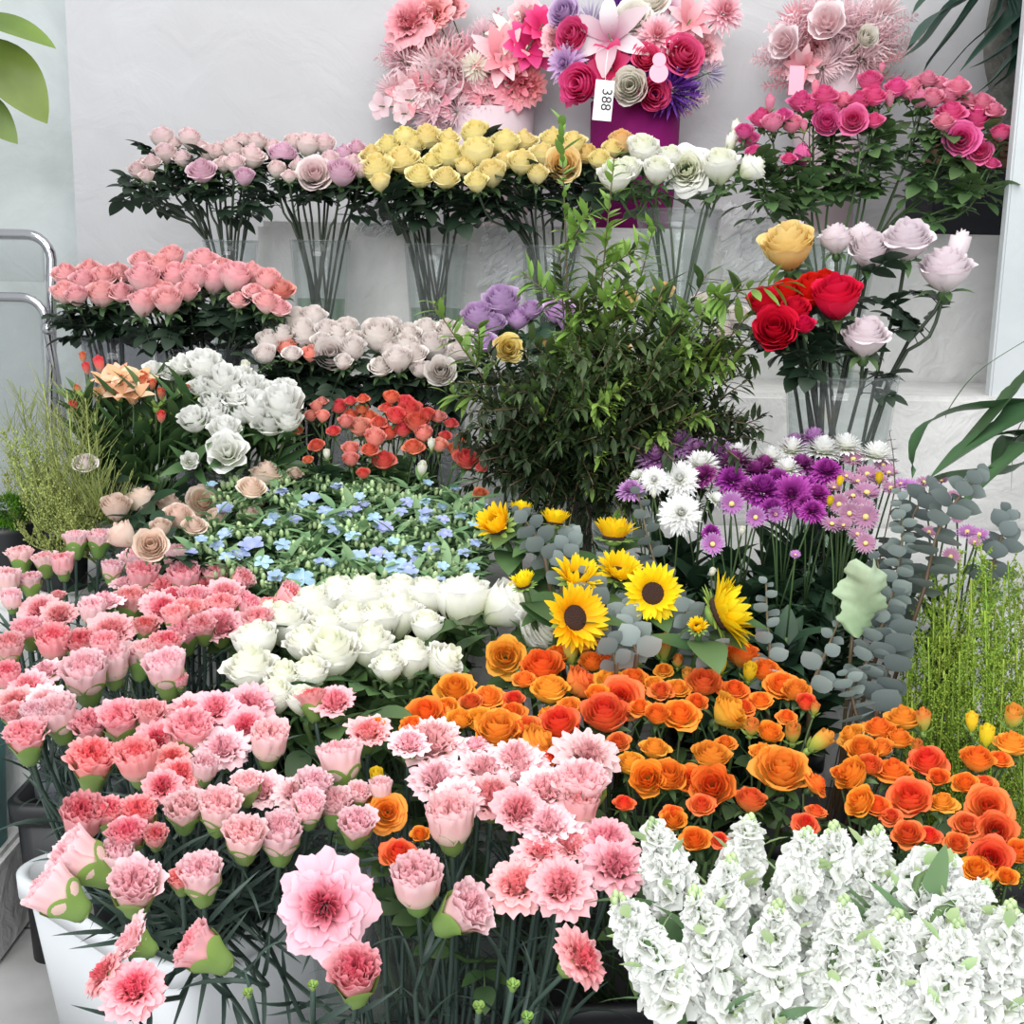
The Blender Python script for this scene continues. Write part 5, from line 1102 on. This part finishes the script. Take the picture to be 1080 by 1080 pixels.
A3 = [(865, 15, 64, 'blushfluff', 'feathery_bloom', 0), (840, 20, 50, 'pinkfluff', 'feathery_bloom', .02), (872, 24, 32, 'blushmag', 'magnolia', -.05), (828, 45, 27, 'blushmag', 'magnolia', -.04), (905, 20, 60, 'blushfluff', 'feathery_bloom', 0), (925, 40, 56, 'blushfluff', 'feathery_bloom', -.01), (915, 60, 50, 'blushfluff', 'feathery_bloom', -.02), (855, 50, 40, 'artpink', 'hydrangea', 0), (880, 60, 44, 'blushfluff', 'feathery_bloom', -.02), (913, 40, 18, 'artcream', 'cream_rose', -.06), (845, 70, 34, 'artlily', 'star_lily', -.03), (935, 10, 50, 'blushfluff', 'feathery_bloom', .02), (865, 72, 36, 'blushfluff', 'feathery_bloom', -.03)]
gg = random.Random(4)
for k in range(26):
    an = PI * (k + .5) / 26; A3.append((880 + 84 * math.cos(an) * gg.uniform(.85, 1.1), 62 - 70 * math.sin(an) * gg.uniform(.6, 1.1) + (22 if k % 4 == 0 else 0), 40, 'fern_blush' if k % 4 else 'fern_pink', 'feathery_sprig', gg.uniform(-.06, .04)))
A3 += [(800, 92, 40, 'fern_pink', 'feathery_sprig', 0), (790, 60, 40, 'fern_blush', 'feathery_sprig', 0), (960, 20, 40, 'fern_blush', 'feathery_sprig', 0)]
t3, b3 = arrangement('artificial_bouquet', 'palest pink feathery artificial bouquet, behind the tall hot pink spray roses', 'blush_pot', 'pinkpot', 842, 912, 76, 2.93, A3, 3)
P = atY(840, 85, 2.78); o = obj('paper_tag', bevel_box('pink_ribbon_tag', (-.016, -.001, -.03), (.016, .001, .03), M['pinktag'], .0005), t3, P - b3); o['label'] = 'pink paper tag'
# price tag
P = atY(636.5, 106, 2.70); t = thing('price_tag', 'white hanging price tag marked 388 on the magenta bouquet', 'price tag', P); sc = depth(P) / FOC; t.rotation_euler = (0, math.radians(4), 0)
obj('card', bevel_box('tag_card', (-10 * sc, -.0008, -20.5 * sc), (10 * sc, .0008, 20.5 * sc), M['paper'], .0004), t)
mb = MB(); mb.tube([(0, 0, 19 * sc), (-.002, .004, 34 * sc), (0, .02, 52 * sc)], .0009, 4); obj('string', mb.mesh('tag_string', M['paper']), t)
def text(body, size, parent, loc, rot, mat, name='price_digits'):
    cu = bpy.data.curves.new(name, 'FONT'); cu.body = body; cu.size = size; cu.extrude = .0003; cu.align_x = 'CENTER'; cu.align_y = 'CENTER'; cu.materials.append(mat)
    tmp = bpy.data.objects.new('tmp_text', cu); col.objects.link(tmp); dg = bpy.context.evaluated_depsgraph_get(); me = bpy.data.meshes.new_from_object(tmp.evaluated_get(dg)); bpy.data.objects.remove(tmp)
    o = obj(name, me, parent, loc); o.rotation_euler = rot; return o
text('388', 15 * sc, t, (2.5 * sc, -.0014, 1 * sc), (PI / 2, PI / 2, 0), M['ink'])

# ------------------------------------------------------------------ boxes and wrapping film on the steps
def solid(name, lab, cat, x0, x1, y0, y1, Y, d, mat, group=None):
    a, b_ = atY(x0, y1, Y), atY(x1, y0, Y)
    return tag(obj(name, bevel_box(name, (0, 0, 0), (b_.x - a.x, d, b_.z - a.z), M[mat], .003), None, (a.x, Y, a.z)), lab, cat, group), a
o, a = solid('storage_box', 'plain black box on the top step beside the white pillar', 'box', 981, 1064, 178, 247, 2.82, .2, 'blackcard')
o.location.z = T1
a2 = atY(1000, 178, 2.84); t = thing('cardboard_carton', 'brown cardboard carton lying on the black box', 'carton', (a2.x, 2.84, T1 + (a2.z - a.z) + .001))
obj('body', bevel_box('carton_body', (0, 0, 0), (.15, .18, .075), M['carton'], .002), t)
text('G', .045, t, (.118, -.001, .036), (PI / 2, 0, 0), plain('carton_ink', (84, 50, 34), .8), 'printed_letter')
def film(lab, x0, x1, y0, y1, Y, seed, lean=.1):
    g = random.Random(seed); A, B = atY(x0, y1, Y), atY(x1, y0, Y); base = Vector(((A.x + B.x) / 2, Y, A.z)); mb = MB()
    def fn(u, v):
        p = Vector((A.x + (B.x - A.x) * u - base.x, lean * v, (B.z - A.z) * v)); q = Vector((p.x * 22 + seed, v * 7, seed * 1.3))
        edge = .012 * noise.noise(Vector((u * 9, v * 9, seed)))
        return p + Vector((edge * 2, -.03 * abs(noise.noise(q)) - .02 * noise.noise(q * 2.3), edge * 2 + (.02 * noise.noise(Vector((u * 5, 3, seed))) if v > .9 else 0)))
    mb.grid(fn, 46, 40); tag(obj('wrapping_film', mb.mesh('wrapping_film', M['film'], False), None, base), lab, 'wrapping film', 'crumpled wrapping film')
film('crumpled clear wrapping film between the white and hot pink roses', 762, 838, 212, 292, 2.72, 1)
film('crumpled white wrapping film showing between the yellow rose vases', 508, 560, 222, 300, 2.76, 2, .03)
film('crumpled white wrapping film between the pink and yellow rose vases', 378, 428, 218, 245, 2.77, 3, .03)

# ------------------------------------------------------------------ folding chair
Yc = 2.62; c0 = atY(26, 420, Yc); t = thing('folding_chair', 'clear folding chair with chrome tube frame against the grey wall', 'chair', (-1.24, Yc, 0))
def loopframe(x_r, ytop, zlow, Y0, Y1, rr=.05, rad=.011):
    a = atY(x_r, ytop, Y0); xr = a.x; zt = a.z; xl = -1.24 * 2 - xr; pts = [Vector((xl, Y1, zlow))]
    for ang in range(0, 91, 15): pts.append(Vector((xl + rr - rr * math.cos(math.radians(ang)), Y0, zt - rr + rr * math.sin(math.radians(ang)))))
    for ang in range(90, -1, -15): pts.append(Vector((xr - rr + rr * math.cos(math.radians(ang)), Y0, zt - rr + rr * math.sin(math.radians(ang)))))
    pts.append(Vector((xr, Y1, zlow))); return pts, xl, xr, zt
O = Vector((-1.24, Yc, 0))
p1, xl, xr, zt = loopframe(53, 248, .011, 2.66, 2.50); mb = MB(); mb.tube([p - O for p in p1], .011, 8); obj('back_frame', mb.mesh('chair_back_frame', M['chrome']), t)
p2, xl2, xr2, zt2 = loopframe(48, 314, .011, 2.60, 2.86); mb = MB(); mb.tube([p - O for p in p2], .010, 8); obj('leg_frame', mb.mesh('chair_leg_frame', M['chrome']), t)
za, zb = atY(20, 297, 2.65).z, atY(20, 250, 2.65).z
obj('backrest', bevel_box('chair_backrest', (xl + .012 - O.x, 2.645 - Yc, za), (xr - .012 - O.x, 2.655 - Yc, zb), M['acrylic'], .003), t)
obj('seat', bevel_box('chair_seat', (xl2 + .012 - O.x, 2.60 - Yc, .47), (xr2 - .012 - O.x, 2.61 - Yc, zt2 - .01), M['acrylic'], .003), t)
for sx in (xr, xl):
    mb = MB(); mb.ball((0, 0, 0), .014, 10, 6, sq=(1, 1, 1)); obj('hinge_bolt', mb.mesh('hinge_bolt', M['chrome']), t, Vector((sx + (.012 if sx == xr else -.012), 2.585, atY(57, 346, 2.6).z)) - O)
mb = MB(); mb.tube([Vector((xl, 2.52, .2)) - O, Vector((xr, 2.52, .2)) - O], .009, 8); obj('cross_bar', mb.mesh('chair_cross_bar', M['chrome']), t)

# ------------------------------------------------------------------ potted plants at the frame's edges
def ribbon(mb, pts, W, n=16, roll=0.0, fold=.25, tipk=.75, basek=.5):
    L = catmull(pts, n); mb0 = len(mb.v); prev = None
    for j, p in enumerate(L):
        q = j / n; d = (L[min(j + 1, n)] - L[max(0, j - 1)]).normalized(); sd = d.cross(Vector((0, 0, 1)));
        if sd.length < .05: sd = prev or Vector((1, 0, 0))
        sd.normalize(); prev = sd; nn = sd.cross(d); sd2 = Quaternion(d, roll) @ sd; nn2 = Quaternion(d, roll) @ nn
        wd = W * .5 * (basek + (1 - basek) * min(1, q * 3)) * (1 if q < tipk else max(.02, (1 - ((q - tipk) / (1 - tipk)) ** 1.6)))
        for s in (-1, -.5, 0, .5, 1): mb.v.append(p + sd2 * wd * s + nn2 * abs(s) * wd * fold); mb.uv.append((.5, q))
    for j in range(n):
        for i in range(4): a = mb0 + j * 5 + i; mb.f.append((a, a + 1, a + 6, a + 5)); mb.mi.append(0)
def px_pts(l, ): return [atY(x, y, Y) for x, y, Y in l]
# strappy plant
base = Vector((1.16, 2.02, T3)); t = thing('strap_leaved_plant', 'dark green plant with long arching strap leaves by the pillar', 'plant', base)
mb = MB(); mb.lathe([(0.001, 0), (.07, 0), (.09, .14), (.085, .14), (.08, .12), (.001, .12)], 28); obj('pot', mb.mesh('plant_pot', M['whiteplastic']), t)
crown = (1150, 520, 2.0)
for k, (l, W) in enumerate([([crown, (1110, 440, 1.95), (1040, 430, 1.9), (985, 443, 1.86), (966, 470, 1.84), (962, 505, 1.84)], .026), ([crown, (1120, 400, 1.95), (1078, 405, 1.92), (1060, 425, 1.9), (1020, 470, 1.86), (976, 508, 1.84)], .03), ([crown, (1120, 430, 1.92), (1075, 446, 1.86), (1030, 472, 1.82), (980, 505, 1.80)], .06), ([crown, (1100, 470, 1.94), (1060, 458, 1.9), (1025, 472, 1.88), (985, 500, 1.86)], .03),
    ([crown, (1110, 490, 1.85), (1060, 500, 1.8), (1000, 506, 1.78), (968, 510, 1.77)], .034), ([crown, (1110, 470, 1.84), (1075, 480, 1.78), (1040, 510, 1.74), (1006, 548, 1.72)], .036), ([crown, (1130, 380, 1.98), (1082, 395, 1.96), (1058, 428, 1.95)], .02), ([crown, (1100, 480, 1.95), (1068, 462, 1.92), (1046, 500, 1.9)], .03), ([crown, (1180, 380, 2.0), (1220, 330, 2.05), (1260, 360, 2.1)], .04), ([crown, (1170, 420, 1.9), (1230, 420, 1.8), (1270, 470, 1.75)], .04),
    ([crown, (1120, 345, 2.0), (1080, 361, 1.98), (1030, 394, 1.96), (1002, 430, 1.95), (997, 442, 1.95)], .007), ([crown, (1110, 470, 1.9), (1070, 480, 1.88), (1040, 488, 1.88)], .006), ([crown, (1110, 450, 1.92), (1072, 458, 1.9), (1066, 520, 1.9)], .007)]):
    mb = MB(); P0 = px_pts(l); P0[0] = base + Vector((0, 0, .12)); ribbon(mb, P0, W * (1.45 if W > .015 else 1), 18, .5 - .1 * k % .4); obj('leaf', MB.mesh(mb, 'strap_leaf', M['strap']), t, -base)
# palm
base = Vector((atY(1058, 110, 2.9).x, 2.9, T1)); t = thing('yucca_palm', 'tall palm with a grey trunk and drooping pointed leaves above the black box', 'plant', base)
tr = [base + Vector((0, 0, .02)), atY(1060, 110, 2.9), atY(1054, 50, 2.9), atY(1066, -30, 2.9), atY(1070, -120, 2.9)]
mb = MB(); mb.tube([p - base for p in catmull(tr, 20)], .034, 14); obj('trunk', mb.mesh('palm_trunk', M['trunk']), t)
mb = MB(); mb.lathe([(0.001, 0), (.05, 0), (.06, .10), (.055, .10), (.05, .08), (.001, .08)], 24); obj('pot', mb.mesh('palm_pot', M['blackplastic']), t)
cr = (1062, -30, 2.86)
for k, (l, W) in enumerate([([cr, (1010, 2, 2.8), (975, 45, 2.78), (950, 62, 2.76)], .05), ([cr, (1020, 0, 2.78), (985, 20, 2.74), (965, 45, 2.7), (955, 55, 2.7)], .05), ([cr, (1040, -10, 2.76), (1010, 30, 2.72), (985, 60, 2.7), (974, 76, 2.7)], .06), ([cr, (1080, 0, 2.8), (1060, 28, 2.75), (1035, 52, 2.72), (1012, 76, 2.7)], .055), ([cr, (1085, 20, 2.76), (1065, 48, 2.72), (1040, 65, 2.7), (1022, 72, 2.68)], .05), ([cr, (1085, 30, 2.74), (1068, 62, 2.7), (1048, 85, 2.68), (1028, 100, 2.66)], .05),
    ([cr, (1000, -20, 2.84), (975, 0, 2.82), (962, 15, 2.8)], .04), ([cr, (1100, 40, 2.74), (1078, 98, 2.68), (1050, 122, 2.64)], .045), ([cr, (1110, 20, 2.9), (1140, 80, 2.9)], .05), ([cr, (1030, -70, 2.95), (990, -60, 2.95)], .05), ([cr, (1100, -80, 2.85), (1130, -60, 2.8)], .05), ([cr, (1050, 20, 2.74), (1020, 50, 2.7), (990, 85, 2.68), (966, 108, 2.66)], .018), ([cr, (1095, 110, 2.72), (1080, 150, 2.62), (1069, 185, 2.60), (1060, 226, 2.58)], .016), ([cr, (1075, 60, 2.7), (1045, 95, 2.68), (1030, 118, 2.66)], .03)]):
    mb = MB(); ribbon(mb, px_pts(l), W, 16, .2 * (k % 3), .3, .35); obj('leaf', mb.mesh('palm_leaf', M['palmleaf']), t, -base)
# broad leaves at the top corner
base = Vector((-1.16, 2.1, 0)); t = thing('broad_leaved_plant', 'potted plant with broad green leaves hanging at the top corner', 'plant', base)
mb = MB(); mb.lathe([(0.001, 0), (.13, 0), (.17, .32), (.16, .32), (.155, .28), (.001, .28)], 32); obj('pot', mb.mesh('planter', M['whiteplastic']), t)
mb = MB(); top = atY(-70, 0, 2.1); mb.tube([Vector((0, 0, .28)), Vector((.01, 0, .9)), top - base], .012, 8); obj('stem', mb.mesh('plant_stem', M['woody']), t)
for k, (a_, b_, W, nrm) in enumerate([((-35, 16), (51, 27), .062, (0.1, -.6, 1)), ((-22, 40), (46, 112), .09, (.6, -1, .3)), ((-40, 95), (12, 138), .06, (.3, -1, .5)), ((-60, -10), (-140, 30), .09, (0, -.5, 1)), ((-60, -30), (-20, -90), .09, (0, -1, .4)), ((-70, 40), (-150, 90), .09, (0, -1, .4))]):
    A, B = atY(*a_, 2.06), atY(*b_, 2.02); mb = MB(); mb.tube([top - base, top.lerp(A, .6) - base, A - base], .004, 5); mb.leaf(A - base, B - A, nrm, (B - A).length * 1.06, W, .45, .12, 12, 6, .85); obj('leaf', mb.mesh('broad_leaf', M['broadleaf']), t)

# ------------------------------------------------------------------ say which one each flower is
ORD = 'first second third fourth fifth sixth seventh eighth ninth tenth eleventh twelfth thirteenth fourteenth fifteenth sixteenth seventeenth eighteenth nineteenth twentieth'.split()
bunches = {}
for e in REG: bunches.setdefault(e[4], []).append(e)
for ph, L in bunches.items():
    L.sort(key=lambda e: e[2]); n = len(L); rows = max(1, round(math.sqrt(n / 3.5))); per = math.ceil(n / rows); rows = math.ceil(n / per)
    for k in range(rows):
        row = sorted(L[k * per:(k + 1) * per], key=lambda e: e[1])
        rn = '' if rows == 1 else ('top row' if k == 0 else 'bottom row' if k == rows - 1 else ORD[k] + ' row down')
        for i, e in enumerate(row):
            pos = 'leftmost' if i == 0 else 'rightmost' if i == len(row) - 1 else ORD[i] + ' from left'
            lab = f"{e[3]}, {pos}, {rn + ', ' if rn else ''}{ph}"
            e[0]['label'] = lab; e[0]['group'] = ph
